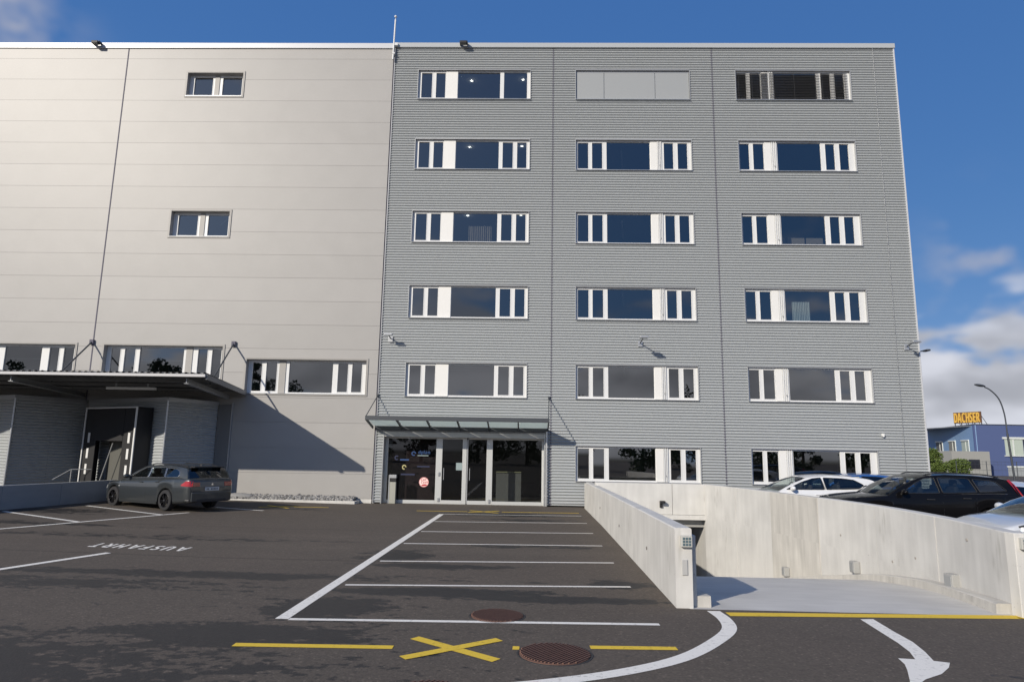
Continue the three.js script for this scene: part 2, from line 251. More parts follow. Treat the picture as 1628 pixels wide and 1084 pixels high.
{ // left wall of the ramp, in cast panels
  const t = thing('concrete_wall', 'low cast concrete wall between parking bays and ramp', 'wall');
  const cut = [0.4, 4.2, 8.0, 12.1, 16.2], topY = (z) => mix(0.94, 1.03, (z - 0.4) / 15.8);
  for (let i = 0; i < 4; i++) {
    const z0 = cut[i] + (i ? 0.006 : 0), z1 = cut[i + 1] - (i < 3 ? 0.006 : 0);
    const a = lwX(z0), b = lwX(z1), th = 0.225, ch = 0.015;
    const sec = (z, x) => [[x, -0.02], [x, topY(z) - ch], [x + ch, topY(z)], [x + th - ch, topY(z)], [x + th, topY(z) - ch], [x + th, -2.6], [x + 0.02, -2.6]];
    const A = sec(z0, a), B = sec(z1, b), pos = []; const n = A.length;
    const q = (p0, p1, p2, p3) => pos.push(...p0, ...p1, ...p2, ...p0, ...p2, ...p3);
    for (let k = 0; k < n; k++) { const k2 = (k + 1) % n; q([...A[k], z0], [...B[k], z1], [...B[k2], z1], [...A[k2], z0]); }
    for (let k = 1; k < n - 1; k++) { pos.push(...B[0], z1, ...B[k + 1], z1, ...B[k], z1); pos.push(...A[0], z0, ...A[k], z0, ...A[k + 1], z0); }
    const g = geoFrom(pos); uvBox(g); meshOf('wall_panel', g, mConc, t);
  }
  new MB().box(lwX(8) + 0.03, lwX(8) + 0.2, -2, 0.92, 0.45, 16.1).build('wall_core', mConc, t, 1);
  for (const [z, y] of [[10.2, 0.42], [13.9, 0.45], [5.8, 0.45]]) { const x = lwX(z); const g = new THREE.CylinderGeometry(0.028, 0.028, 0.02, 14); g.rotateZ(Math.PI / 2); g.translate(x - 0.002, y, z); new MB().add(g).build('tie_hole', mHole, t); }
  const g2 = new MB().box(7.915, 7.99, 0.42, 0.62, 16.19, 16.215, 0.006).build('cover_plate', MS(lin(0.42, 0.42, 0.41), 0.6), t);
}
{ // right wall of the ramp, curved
  const t = thing('concrete_wall', 'curved cast concrete wall along the right of the ramp', 'wall');
  const cuts = [3.0, 4.95, 6.95, 9.2, 11.5, 13.8, 16.12];
  const inner = (z) => wallX(z);
  for (let i = 0; i < 6; i++) {
    const z0 = cuts[i] + (i ? 0.007 : 0), z1 = cuts[i + 1] - (i < 5 ? 0.007 : 0), n = 8, pos = [];
    const off = [0, 0.006, -0.004, 0.004, 0, 0.005][i];
    const sec = (z) => { const x = inner(z) + off; return [[x, -2.6], [x, 1.035], [x + 0.015, 1.05], [x + 0.215, 1.05], [x + 0.23, 1.035], [x + 0.23, -2.6]]; };
    for (let s = 0; s < n; s++) { const za = mix(z0, z1, s / n), zb = mix(z0, z1, (s + 1) / n), A = sec(za), B = sec(zb); for (let k = 0; k < A.length; k++) { const k2 = (k + 1) % A.length; pos.push(...A[k], za, ...B[k], zb, ...B[k2], zb, ...A[k], za, ...B[k2], zb, ...A[k2], za); } if (s === 0) for (let k = 1; k < A.length - 1; k++) pos.push(...A[0], za, ...A[k], za, ...A[k + 1], za); if (s === n - 1) for (let k = 1; k < A.length - 1; k++) pos.push(...B[0], zb, ...B[k + 1], zb, ...B[k], zb); }
    const g = geoFrom(pos); uvBox(g); meshOf('wall_panel', g, i === 2 ? mConcW : mConc, t);
  }
  for (const [z, y] of [[13.0, 0.25], [14.4, 0.2], [14.9, 0.8], [10.1, 0.3], [12.1, 0.05]]) { const x = inner(z); const g = new THREE.CylinderGeometry(0.022, 0.022, 0.02, 12); g.rotateZ(Math.PI / 2); g.translate(x, y, z); new MB().add(g).build('tie_hole', mHoleRing, t); }
}
{ // end pillar of the right wall
  const t = thing('concrete_pillar', 'squared concrete end pillar at the right edge with a lamp', 'pillar');
  new MB().box(12.245, 12.62, -0.05, 1.06, 16.13, 16.32, 0.012).build('pillar', mConc, t, 1);
}
for (const [x, y, z, w, label] of [[7.975, 0.86, 16.2, 0.15, 'square gridded glass lamp on the end of the left ramp wall'], [12.37, 0.93, 16.32, 0.15, 'square gridded glass lamp on the right end pillar']]) {
  const t = thing('ramp_lamp', label, 'lamp', [x, y, z], 0, 'gridded lamps at the ramp mouth');
  new MB().box(-w / 2, w / 2, -w / 2, w / 2, 0, 0.06, 0.008).build('housing', MS(lin(0.45, 0.45, 0.42), 0.6), t);
  for (let i = 0; i < 3; i++) for (let j = 0; j < 3; j++) { const c = w * 0.26; new MB().box((i - 1) * c - c * 0.38, (i - 1) * c + c * 0.38, (j - 1) * c - c * 0.38, (j - 1) * c + c * 0.38, 0.052, 0.068, 0.003).build('glass_block', MP(lin(0.10, 0.15, 0.17), 0.08, 0), t); }
}
{ // kerbs beside the ramp
  const t = thing('ramp_kerb', 'curved concrete kerb at the foot of the right ramp wall', 'kerb');
  const pos = [], zs = []; for (let i = 0; i <= 44; i++) zs.push(mix(3.2, 16.1, i / 44));
  const sec = (z) => { const x1 = wallX(z) + 0.02, wd = mix(0.16, 0.24, sm(9, 13, z)), h = mix(0.10, 0.13, sm(9, 13, z)); const y = rampY(z); return [[x1 - wd, y - 0.1], [x1 - wd + 0.012, y + h - 0.012], [x1 - wd + 0.03, y + h], [x1, y + h]]; };
  for (let i = 0; i < 44; i++) { const A = sec(zs[i]), B = sec(zs[i + 1]); for (let k = 0; k < 3; k++) pos.push(...A[k], zs[i], ...A[k + 1], zs[i], ...B[k + 1], zs[i + 1], ...A[k], zs[i], ...B[k + 1], zs[i + 1], ...B[k], zs[i + 1]); if (i === 43) for (let k = 1; k < 3; k++) pos.push(...B[0], zs[44], ...B[k], zs[44], ...B[k + 1], zs[44]); if (i === 43) pos.push(...B[0], zs[44], ...B[3], zs[44], B[3][0], B[0][1], zs[44]); }
  const g = geoFrom(pos); uvBox(g); meshOf('kerb', g, mConcW, t);
  const u = thing('ramp_kerb', 'short concrete kerb block beside the end of the left ramp wall', 'kerb');
  const m = new MB(); for (let i = 0; i < 12; i++) { const z1 = 16.1 - i * 1.0, z0 = z1 - 1.0; const y = rampY((z0 + z1) / 2); m.bar([8.18, rampY(z0) + 0.01, z0], [8.18, rampY(z1) + 0.01, z1], 0.27, 0.26); }
  m.build('kerb', mConcW, u, 1);
}
{ // portal
  const t = thing('garage_portal', 'concrete lintel over the dark garage opening', 'portal');
  new MB().box(8.1, 10.62, 0.06, 1.05, 2.78, 3.03, 0.008).build('lintel_panel', mConc, t, 1);
  new MB().box(10.632, 11.80, 0.06, 1.05, 2.78, 3.03, 0.008).build('lintel_panel', mConc, t, 1);
  new MB().box(8.1, 11.80, -0.10, 0.052, 2.75, 3.06, 0.008).build('lintel_beam', mConc, t, 1);
  new MB().box(7.9, 12.3, -0.35, -0.12, -8, 2.74).build('garage_ceiling', mRoom, t);
  new MB().bar([12.05, -1.365, -2.0], [11.815, -1.365, 2.99], 0.24, 2.47).build('tunnel_wall', mConc, t, 1);
  new MB().box(11.94, 12.14, -2.6, -0.13, -8, -2.01).box(7.85, 8.02, -2.6, -0.13, -8, 0.3).box(7.85, 12.3, -2.6, -0.13, -8.2, -8).build('garage_wall', mRoom, t);
  const l = thing('portal_lamp', 'small black lamp on the concrete lintel of the garage', 'lamp');
  new MB().box(10.20, 10.29, 0.28, 0.5, 3.03, 3.09, 0.01).build('bracket', mBlack, l); new MB().box(10.2, 10.36, 0.42, 0.5, 3.05, 3.22, 0.01).build('lamp_head', mBlack, l);
}
for (const [z, y0, h, d, label] of [[14.4, -0.03, 0.25, 0.22, 'larger grey bulkhead lamp low on the ramp wall nearest the end pillar'], [10.7, -0.40, 0.24, 0.20, 'grey bulkhead lamp low on the middle of the ramp wall'], [7.7, -1.0, 0.22, 0.18, 'farthest grey bulkhead lamp low on the ramp wall']]) {
  const t = thing('bulkhead_lamp', label, 'lamp', [wallX(z) - 0.01, y0, z], 0, 'bulkhead lamps along the ramp');
  new MB().box(-0.12, 0.01, 0, h, -d / 2, d / 2, 0.012).build('housing', MS(lin(0.33, 0.33, 0.32), 0.6), t); new MB().box(-0.132, -0.115, 0.03, h - 0.03, -d / 2 + 0.02, d / 2 - 0.02, 0.006).build('grille', MS(lin(0.36, 0.37, 0.37), 0.5, 0.3), t);
}

// ---------------------------------------------------------------- corrugated sheet
function corrugated(x0, x1, y0, y1, holes = [], pitch = 0.108, depth = 0.054) {
  const ys = new Set(); const n = Math.ceil((y1 - y0) / pitch) * 8; for (let i = 0; i <= n; i++) { const y = y0 + i * pitch / 8; if (y <= y1) ys.add(y); } ys.add(y1);
  for (const h of holes) { if (h[2] > y0 && h[2] < y1) ys.add(h[2]); if (h[3] > y0 && h[3] < y1) ys.add(h[3]); }
  const Y = [...ys].sort((a, b) => a - b), pos = [], nor = [], uv = [];
  const zf = (y) => { const t = (y / pitch) * 2 * Math.PI; return -depth / 2 + depth / 2 * Math.sin(t); }, nf = (y) => { const t = (y / pitch) * 2 * Math.PI, s = depth / 2 * Math.cos(t) * 2 * Math.PI / pitch, l = Math.hypot(1, s); return [-s / l, 1 / l]; };
  for (let i = 0; i < Y.length - 1; i++) {
    const a = Y[i], b = Y[i + 1]; if (b - a < 1e-6) continue; const m = (a + b) / 2;
    let spans = [[x0, x1]]; for (const h of holes) if (m > h[2] && m < h[3]) spans = spans.flatMap(([s, e]) => h[1] <= s || h[0] >= e ? [[s, e]] : [[s, Math.min(e, h[0])], [Math.max(s, h[1]), e]].filter(q => q[1] - q[0] > 1e-4));
    const za = zf(a), zb = zf(b), na = nf(a), nb = nf(b);
    for (const [s, e] of spans) { pos.push(s, a, za, e, a, za, e, b, zb, s, a, za, e, b, zb, s, b, zb); for (const q of [na, na, nb, na, nb, nb]) nor.push(0, q[0], q[1]); uv.push(s, a, e, a, e, b, s, a, e, b, s, b); }
  }
  return geoFrom(pos, nor, uv);
}
// ---------------------------------------------------------------- windows
function windowUnit(parent, x0, y0, w, h, spec, o = {}) {
  const zf = o.zf ?? -0.10, t = 0.055, sh = new THREE.Shape([[0, 0], [w, 0], [w, h], [0, h]].map(p => new THREE.Vector2(...p)));
  const bot = 0.085, top = 0.09;
  const panes = [];
  for (const s of spec) { const a = s[1] * w, b = s[2] * w; if (s[0] === 'p') { panes.push([a, b, bot, h - top]); } else if (s[0] === 'b') panes.push([a, b, bot * 0.55, h - top * 0.6]); }
  for (const q of panes) sh.holes.push(new THREE.Path([[q[0], q[2]], [q[0], q[3]], [q[1], q[3]], [q[1], q[2]]].map(p => new THREE.Vector2(...p))));
  const g = new THREE.ExtrudeGeometry(sh, { depth: t, bevelEnabled: true, bevelThickness: 0.004, bevelSize: 0.004, bevelSegments: 1 });
  g.translate(x0, y0, zf - t);
  const win = new MB().add(g).build('window', o.frame || mWhite, parent);
  for (const q of panes) {
    const pg = new THREE.PlaneGeometry(q[1] - q[0] + 0.02, q[3] - q[2] + 0.02); pg.rotateY(rr(-0.008, 0.008)); pg.rotateX(rr(-0.009, 0.009)); pg.translate(x0 + (q[0] + q[1]) / 2, y0 + (q[2] + q[3]) / 2, zf - 0.035); meshOf('pane', pg, o.glass || mGlass, win);
  }
  // sash ribs proud of the frame around the small panes
  for (const s of spec) {
    const a = s[1] * w, b = s[2] * w;
    if (s[0] === 'w') new MB().box(x0 + a, x0 + b, y0 + 0.01, y0 + h - 0.03, zf - 0.03, zf + 0.03, 0.004).build('infill_panel', o.panel || mPanelW, win);
    if (s[0] === 't') { const m = new MB(); for (const k of [0.15, 0.5, 0.85]) m.box(x0 + mix(a, b, k) - 0.018, x0 + mix(a, b, k) + 0.018, y0 + 0.01, y0 + h - 0.02, zf - 0.02, zf + 0.05, 0.004); m.build('guide_rail', mWhite, win); new MB().box(x0 + mix(a, b, 0.45), x0 + mix(a, b, 0.6), y0 + 0.2, y0 + 0.26, zf + 0.045, zf + 0.07, 0.004).build('latch', mTrim, win); }
    if (s[0] === 'p') { const m = new MB(), e = 0.022, ya = y0 + bot, yb = y0 + h - top, xa = x0 + a, xb = x0 + b; m.box(xa - e, xa, ya - e, yb + e, zf - 0.01, zf + 0.012).box(xb, xb + e, ya - e, yb + e, zf - 0.01, zf + 0.012).box(xa, xb, ya - e, ya, zf - 0.01, zf + 0.012).box(xa, xb, yb, yb + e, zf - 0.01, zf + 0.012); m.build('sash', o.frame || mWhite, win); }
  }
  // reveal lining and sill
  const rv = o.reveal || mReveal, pr = o.proud ?? 0.012, r = 0.022, m = new MB();
  m.box(x0 - r, x0 - 0.002, y0 - r, y0 + h + r, zf - 0.08, pr).box(x0 + w + 0.002, x0 + w + r, y0 - r, y0 + h + r, zf - 0.08, pr).box(x0 - 0.002, x0 + w + 0.002, y0 + h + 0.002, y0 + h + r + 0.01, zf - 0.08, pr - 0.002);
  m.build('reveal', rv, win);
  const s2 = new THREE.BoxGeometry(w + 0.03, 0.02, Math.abs(zf) + 0.05); s2.rotateX(0.10); s2.translate(x0 + w / 2, y0 - 0.014, zf / 2 + 0.02); new MB().add(s2).build('sill', o.frame ? rv : mAlu, win);
  if (o.shutter) { const cuts = o.shutter; for (let i = 0; i < cuts.length - 1; i++) { const a = x0 + cuts[i] * w + 0.012, b = x0 + cuts[i + 1] * w - 0.012; new MB().box(a, b, y0 + 0.01, y0 + h - 0.09, zf + 0.02, zf + 0.04, 0.003).build('roller_blind', mShutter, win); } new MB().box(x0 + 0.01, x0 + w - 0.01, y0 + h - 0.09, y0 + h - 0.005, zf + 0.005, zf + 0.035).build('blind_box', mTrim, win); }
  if (o.slats) { const cuts = o.slats; for (let i = 0; i < cuts.length - 1; i++) { const a = x0 + cuts[i] * w + 0.02, b = x0 + cuts[i + 1] * w - 0.02, mm = new MB(); for (let y = y0 + 0.04; y < y0 + h - 0.06; y += 0.072) { const q = new THREE.BoxGeometry(b - a, 0.004, 0.06); q.rotateX(0.22); q.translate((a + b) / 2, y, zf + 0.06); mm.add(q); } for (const k of [0.08, 0.5, 0.92]) mm.box(mix(a, b, k) - 0.003, mix(a, b, k) + 0.003, y0 + 0.03, y0 + h - 0.03, zf + 0.055, zf + 0.06); mm.build('venetian_blind', mSlat, win); } }
  return win;
}
function room(parent, x0, x1, y0, y1, z0, z1, mat) {
  const m = new MB(); m.box(x0 - 0.05, x0, y0, y1, z0, z1).box(x1, x1 + 0.05, y0, y1, z0, z1).box(x0, x1, y0 - 0.05, y0, z0, z1).box(x0, x1, y1, y1 + 0.05, z0, z1).box(x0, x1, y0, y1, z0 - 0.05, z0);
  return m.build('room', mat, parent);
}
// front wall of a room around the window, so that the room is closed
function apron(m, x0, x1, y0, y1, wx0, wx1, wy0, wy1, z) { m.box(x0, wx0 - 0.03, y0, y1, z - 0.06, z).box(wx1 + 0.03, x1, y0, y1, z - 0.06, z).box(wx0 - 0.03, wx1 + 0.03, y0, wy0 - 0.03, z - 0.06, z).box(wx0 - 0.03, wx1 + 0.03, wy1 + 0.05, y1, z - 0.06, z); }

// ---------------------------------------------------------------- office block
const S = 3.1, WW = 4.70, WH = 1.298, WT6 = 2.262, COLX = [1.067, 7.666, 14.275], OT = 18.78, OR = 20.864;
const office = thing('office_block', 'six-storey office block clad in grey corrugated metal', 'building');
{
  const specA = [['p', .028, .122], ['p', .158, .242], ['w', .248, .352], ['b', .355, .732], ['p', .765, .855], ['p', .892, .975]];
  const specA1 = [['p', .028, .122], ['p', .158, .242], ['w', .248, .352], ['b', .355, .732], ['b', .765, .972]];
  const specB = [['p', .018, .110], ['p', .142, .232], ['b', .268, .645], ['w', .648, .706], ['t', .706, .745], ['p', .765, .848], ['p', .885, .970]];
  const specC = [['p', .014, .098], ['p', .130, .222], ['w', .228, .282], ['t', .284, .330], ['b', .338, .712], ['p', .750, .832], ['p', .870, .952]];
  const holes = [];
  for (let c = 0; c < 3; c++) for (let r = 1; r <= 6; r++) {
    if (c === 0 && r === 6) continue;
    const y1 = WT6 + (6 - r) * S, y0 = y1 - WH, x0 = COLX[c], o = {};
    if (c === 1 && r === 1) o.shutter = [0, .25, .70, 1]; if (c === 2 && r === 1) o.slats = [0, .29, .735, .98];
    holes.push([x0 - 0.022, x0 + WW + 0.022, y0 - 0.022, y1 + 0.03]);
    windowUnit(office, x0, y0, WW, WH, c === 0 ? (r === 1 ? specA1 : specA) : c === 1 ? (r === 1 ? specB.filter(q => q[0] !== 'w' && q[0] !== 't') : specB) : specC, o);
    const rx0 = c * 6.64 + 0.25, rx1 = rx0 + 6.3, ry0 = y0 - 0.85, ry1 = y1 + 0.30;
    const rm = room(office, rx0, rx1, Math.max(0.06, ry0), ry1, -5.2, -0.2, mRoom);
    const ap = new MB(); apron(ap, rx0, rx1, Math.max(0.06, ry0), ry1, x0, x0 + WW, y0, y1, -0.2); ap.build('inner_wall', mRoom, office);
    // what can be made out behind the panes
    if (r < 6) {
      const lamps = c === 0 ? [[0.45, -1.3], [0.93, -1.2]] : [];
      for (const [f, z] of lamps) { const g = new THREE.CylinderGeometry(0.075, 0.075, 0.02, 14); g.translate(x0 + f * WW, ry1 - 0.012, z); new MB().add(g).build('downlight', MS(lin(0.8, 0.8, 0.78), 0.4, 0, { emissive: lin(1, 0.96, 0.88), emissiveIntensity: 0.8 }), rm); const pl = new THREE.PointLight(lin(1, 0.95, 0.86), 0.06, 0, 2); pl.position.set(x0 + f * WW, ry1 - 0.06, z); pl.castShadow = true; pl.name = 'downlight_glow'; rm.add(pl); }
      if (c === 1) new MB().bar([x0 + 0.42 * WW, ry1 - 0.35, -0.9], [x0 + 0.50 * WW, ry1 - 0.35, -3.2], 0.07, 0.05).build('tube_lamp', mLamp, rm);
    }
    const curtain = (fa, fb, top, mat) => { const pts = [], n = 60, xa = x0 + fa * WW, xb = x0 + fb * WW, pos = [], idx = []; for (let i = 0; i <= n; i++) { const x = mix(xa, xb, i / n), z = -0.42 + 0.035 * Math.sin(i * 1.15) + 0.012 * Math.sin(i * 2.7); pos.push(x, ry0 + 0.1, z, x, top, z); if (i) { const b = 2 * i; idx.push(b - 2, b, b + 1, b - 2, b + 1, b - 1); } } meshOf('curtain', geoFrom(pos, null, null, idx), mat, rm); };
    if (c === 2 && r === 4) curtain(.42, .57, y1 - 0.42, mCurtain);
    if (c === 0 && r === 3) curtain(.48, .68, y1 - 0.5, mCurtainB);
    if (c === 2 && r === 3) for (const [a, b] of [[.40, .45], [.475, .62], [.635, .78], [.14, .2]]) new MB().box(x0 + a * WW, x0 + b * WW, ry0 + 0.02, y1 - 0.62, -1.15, -1.10, 0.005).build('partition_screen', mCurtainB, rm);
  }
  holes.push([0.33, 6.49, -1, 2.69]);
  const edges = [[0.05, 6.712], [6.728, 13.31], [13.326, OR - 0.05]];
  edges.forEach(([a, b]) => meshOf('cladding_bay', corrugated(a, b, 0.05, OT, holes), mCorr, office));
  const bk = new MB(); for (const x of [6.72, 13.318]) bk.box(x - 0.03, x + 0.03, 0.05, OT, -0.05, -0.034); bk.build('joint_strip', mSeam, office);
  new MB().box(OR - 0.05, OR, 0.03, OT, -0.06, 0.012, 0.006).build('corner_trim', mCoping, office);
  new MB().box(0.02, 0.05, 0.03, OT, -0.06, 0.006).build('corner_trim', mTrim, office);
  new MB().box(-0.02, OR + 0.02, OT, OT + 0.21, -0.35, 0.045, 0.01).build('parapet_coping', MS(lin(0.42, 0.44, 0.45), 0.45), office);
  new MB().box(0.02, OR, 0.0, OT, -16.2, -16).box(OR - 0.1, OR, 0, OT, -16, -0.06).box(0, 0.08, 0, OT, -16, -0.06).box(0.02, OR, OT - 0.4, OT - 0.2, -16, -0.36).build('rear_shell', mTrim, office);
  // floor slabs behind the cladding close the wall cavity
  new MB().box(0.1, OR - 0.1, 0.0, 0.05, -16, -0.4).build('base_slab', mRoom, office);
  // lightning conductor with clips
  const lc = new MB(); lc.rod([19.97, 0.05, 0.018], [19.97, OT, 0.018], 0.006, 6); for (let y = 0.6; y < OT; y += 0.324) lc.box(19.955, 19.985, y - 0.012, y + 0.012, 0.0, 0.03); lc.build('lightning_conductor', mTrim, office);
}
{ // entrance
  const e = office, zf = -0.34, H = 2.52;
  new MB().box(0.33, 6.49, H - 0.02, 2.69, -0.42, -0.005, 0.004).build('door_header', MS(lin(0.42, 0.42, 0.41), 0.4, 0.4), e);
  new MB().box(0.31, 0.35, 0.0, 2.69, -0.42, 0.01, 0.004).build('entrance_jamb', mTrim, e); new MB().box(6.47, 6.51, 0, 2.69, -0.42, 0.01, 0.004).build('entrance_jamb', mAlu, e);
  const fr = MS(lin(0.60, 0.61, 0.60), 0.38, 0.35);
  const posts = [[0.35, 0.46], [2.32, 2.56], [3.34, 3.50], [4.27, 4.50], [6.39, 6.47]];
  for (const [a, b] of posts) new MB().box(a, b, 0.0, H, zf - 0.07, zf, 0.006).build('door_post', fr, e);
  new MB().box(3.515, 3.555, 0.02, 2.44, zf - 0.06, zf + 0.01, 0.006).build('door_edge', mAlu, e);
  for (const [a, b, nm] of [[0.46, 2.32, 'side_glazing'], [2.56, 3.34, 'door_leaf'], [3.555, 4.27, 'door_leaf'], [4.5, 6.39, 'side_glazing']]) {
    const m = new MB(), bt = nm === 'door_leaf' ? 0.14 : 0.13; m.box(a, b, 0.0, bt, zf - 0.06, zf + 0.004, 0.005); const d = m.build(nm, fr, e); new MB().box(a, b, H - 0.08, H, zf - 0.06, zf - 0.005, 0.005).build('top_rail', fr, d);
    const pg = new THREE.PlaneGeometry(b - a + 0.02, H - 0.08 - bt + 0.02); pg.translate((a + b) / 2, (H - 0.08 + bt) / 2, zf - 0.035); meshOf('pane', pg, mDoorGlass, d);
    if (nm === 'door_leaf') new MB().rod([a + 0.08, 0.9, zf + 0.05], [a + 0.08, 1.35, zf + 0.05], 0.012).build('door_handle', mAlu, d);
  }
  for (const [x, y] of [[2.44, 1.12], [2.44, 0.16], [4.38, 0.13]]) new MB().box(x - 0.03, x + 0.05, y - 0.07, y + 0.07, zf, zf + 0.04, 0.008).build('hinge', mAlu, e);
  const rm = room(e, 0.35, 6.47, 0.04, 2.75, -5.5, -0.45, mRoom);
  new MB().box(0.5, 2.25, 0.06, 2.4, -0.95, -0.90).build('notice_wall', MS(lin(0.045, 0.02, 0.025), 0.6), rm);
  new MB().box(4.6, 5.6, 1.18, 1.22, -1.6, -1.4).build('counter_edge', MS(lin(0.5, 0.5, 0.3), 0.5), rm); new MB().box(4.6, 5.6, 0.06, 1.17, -1.6, -1.45).build('counter', mRoom, rm);
  // printed films on the glass: company marks, round sticker, paper
  const cv = (w, h, fn) => { const c = document.createElement('canvas'); c.width = w; c.height = h; fn(c.getContext('2d'), w, h); const t = new THREE.CanvasTexture(c); t.colorSpace = THREE.SRGBColorSpace; return t; };
  const film = (name, x, y, w, h, t, z = zf - 0.03) => { const g = new THREE.BoxGeometry(w, h, 0.003); g.translate(x, y, z); return meshOf(name, g, MS(0xffffff, 0.5, 0, { map: t }), e); };
  const mBlue = MS(lin(0.012, 0.05, 0.16), 0.6), mPale = MS(lin(0.26, 0.33, 0.34), 0.6), mNavy = MS(lin(0.012, 0.018, 0.06), 0.6);
  const word = (str, size, x, y, mat, nm) => { const g = textGeo(str, size, 0.003); g.translate(x, y, zf - 0.03); meshOf(nm, norm(g), mat, e); };
  const ringM = new MB(); { const g = new THREE.TorusGeometry(0.068, 0.024, 8, 24, 5.4); g.scale(1, 1, 0.1); g.translate(1.45, 1.87, zf - 0.028); ringM.add(g); ringM.build('company_mark', mBlue, e); }
  word('dplan', 0.125, 1.62, 1.865, mBlue, 'sign_word'); new MB().box(1.60, 2.02, 1.785, 1.815, zf - 0.03, zf - 0.026).build('sign_bar', mPale, e);
  { const g = new THREE.TorusGeometry(0.066, 0.026, 8, 24, 4.6); g.rotateZ(0.8); g.scale(1, 1, 0.1); g.translate(0.80, 1.70, zf - 0.028); new MB().add(g).build('company_mark', mNavy, e); }
  new MB().box(0.93, 1.27, 1.60, 1.66, zf - 0.03, zf - 0.026).build('sign_bar', mBlue, e); new MB().box(1.60, 2.08, 1.36, 1.41, zf - 0.03, zf - 0.026).build('sign_bar', mNavy, e); new MB().box(0.98, 1.52, 1.05, 1.11, zf - 0.03, zf - 0.026).build('sign_bar', mNavy, e);
  { const g = new THREE.TorusGeometry(0.062, 0.022, 8, 20, 5); g.scale(1, 1.15, 0.1); g.translate(1.10, 1.35, zf - 0.028); new MB().add(g).build('company_mark', MS(lin(0.42, 0.38, 0.18), 0.5), e); }
  const red = cv(256, 256, (c, w) => { c.fillStyle = '#f3dcd6'; c.fillRect(0, 0, w, w); c.fillStyle = '#b8323a'; c.font = 'italic bold 84px sans-serif'; c.textAlign = 'center'; c.fillText('Call', 112, 92); c.fillText('Cash', 138, 158); c.beginPath(); c.ellipse(140, 205, 74, 24, -0.1, 0, 7); c.fill(); c.lineWidth = 9; c.strokeStyle = '#d9656a'; c.beginPath(); c.arc(128, 128, 121, 0, 7); c.stroke(); });
  { const g = new THREE.CylinderGeometry(0.185, 0.185, 0.004, 40); g.rotateX(Math.PI / 2); const p = g.attributes.position, uv = g.attributes.uv; for (let i = 0; i < p.count; i++) uv.setXY(i, p.getX(i) / 0.37 + 0.5, p.getY(i) / 0.37 + 0.5); g.translate(1.88, 0.80, zf - 0.028); meshOf('round_sticker', g, MS(0xffffff, 0.5, 0, { map: red }), e).userData.label = 'round white sticker with red lettering'; }
  new MB().box(3.10, 3.33, 1.27, 1.55, zf - 0.03, zf - 0.026).build('paper_notice', mPale, e);
}
const pipeM = new MB(); pipeM.rod([6.56, 0.02, 0.09], [6.56, 2.78, 0.09], 0.04, 12); for (const y of [0.4, 2.2]) pipeM.box(6.50, 6.62, y - 0.02, y + 0.02, 0.0, 0.12); 
{ const t = thing('downpipe', 'slim silver downpipe to the right of the entrance doors', 'downpipe'); pipeM.build('pipe', mAlu, t); }
{ const t = thing('ash_bin', 'slim steel ash bin standing left of the entrance doors', 'bin', [0.74, 0, -0.12]);
  new MB().box(-0.13, 0.13, 0.0, 0.80, -0.09, 0.09, 0.015).build('bin_body', MS(lin(0.38, 0.38, 0.33), 0.45, 0.3), t); new MB().box(-0.145, -0.11, 0, 1.06, -0.1, 0.1, 0.006).build('side_post', mAlu, t); new MB().box(-0.13, 0.13, 0.82, 0.93, -0.085, 0.085).build('slot', mBlack, t); new MB().box(-0.14, 0.14, 0.94, 1.07, -0.1, 0.1, 0.012).build('lid', mAlu, t); }
{ // glass canopy over the entrance
  const t = thing('entrance_canopy', 'glass canopy with dark steel frame above the entrance', 'canopy');
  const x0 = -0.10, x1 = 6.62, zF = 1.32, yF = 3.1, yB = 2.86;
  new MB().box(x0, x1, yF - 0.04, yF + 0.12, zF - 0.06, zF + 0.02, 0.008).build('front_beam', mDarkMetal, t);
  new MB().box(x0 + 0.1, x1 - 0.02, yB - 0.10, yB + 0.03, 0.012, 0.10, 0.008).build('wall_beam', mDarkMetal, t);
  const gl = MP(lin(0.80, 0.93, 0.86), 0.95, 0, { transmission: 0.75, thickness: 0, ior: 1.5 });
  for (let i = 0; i <= 6; i++) { const x = mix(x0 + 0.02, x1 - 0.02, i / 6); new MB().bar([x, yB - 0.03, 0.1], [x, yF, zF - 0.05], 0.045, 0.09).build('rib', mDarkMetal, t); }
  for (let i = 0; i < 6; i++) { const a = mix(x0 + 0.02, x1 - 0.02, i / 6) + 0.03, b = mix(x0 + 0.02, x1 - 0.02, (i + 1) / 6) - 0.03; const g = new THREE.PlaneGeometry(b - a, Math.hypot(zF - 0.12, yF - yB)); g.rotateX(-Math.PI / 2 + Math.atan2(yF - yB, zF - 0.12)); g.rotateY(0); g.translate((a + b) / 2, (yF + yB) / 2 + 0.03, zF / 2 + 0.02); const p = g.attributes.position; for (let k = 0; k < p.count; k++) { const z = p.getZ(k); p.setY(k, mix(yB, yF, (z - 0.1) / (zF - 0.15)) + 0.045); } g.computeVertexNormals(); meshOf('glass_pane', g, gl, t); }
  for (const [ax, bx] of [[0.03, x0 + 0.03], [6.64, x1 - 0.03]]) { new MB().rod([ax, 4.06, 0.03], [bx, yF + 0.12, zF - 0.02], 0.016).build('tie_rod', mDarkMetal, t); new MB().box(ax - 0.035, ax + 0.035, 4.0, 4.12, -0.005, 0.05, 0.006).build('anchor', mDarkMetal, t); }
}
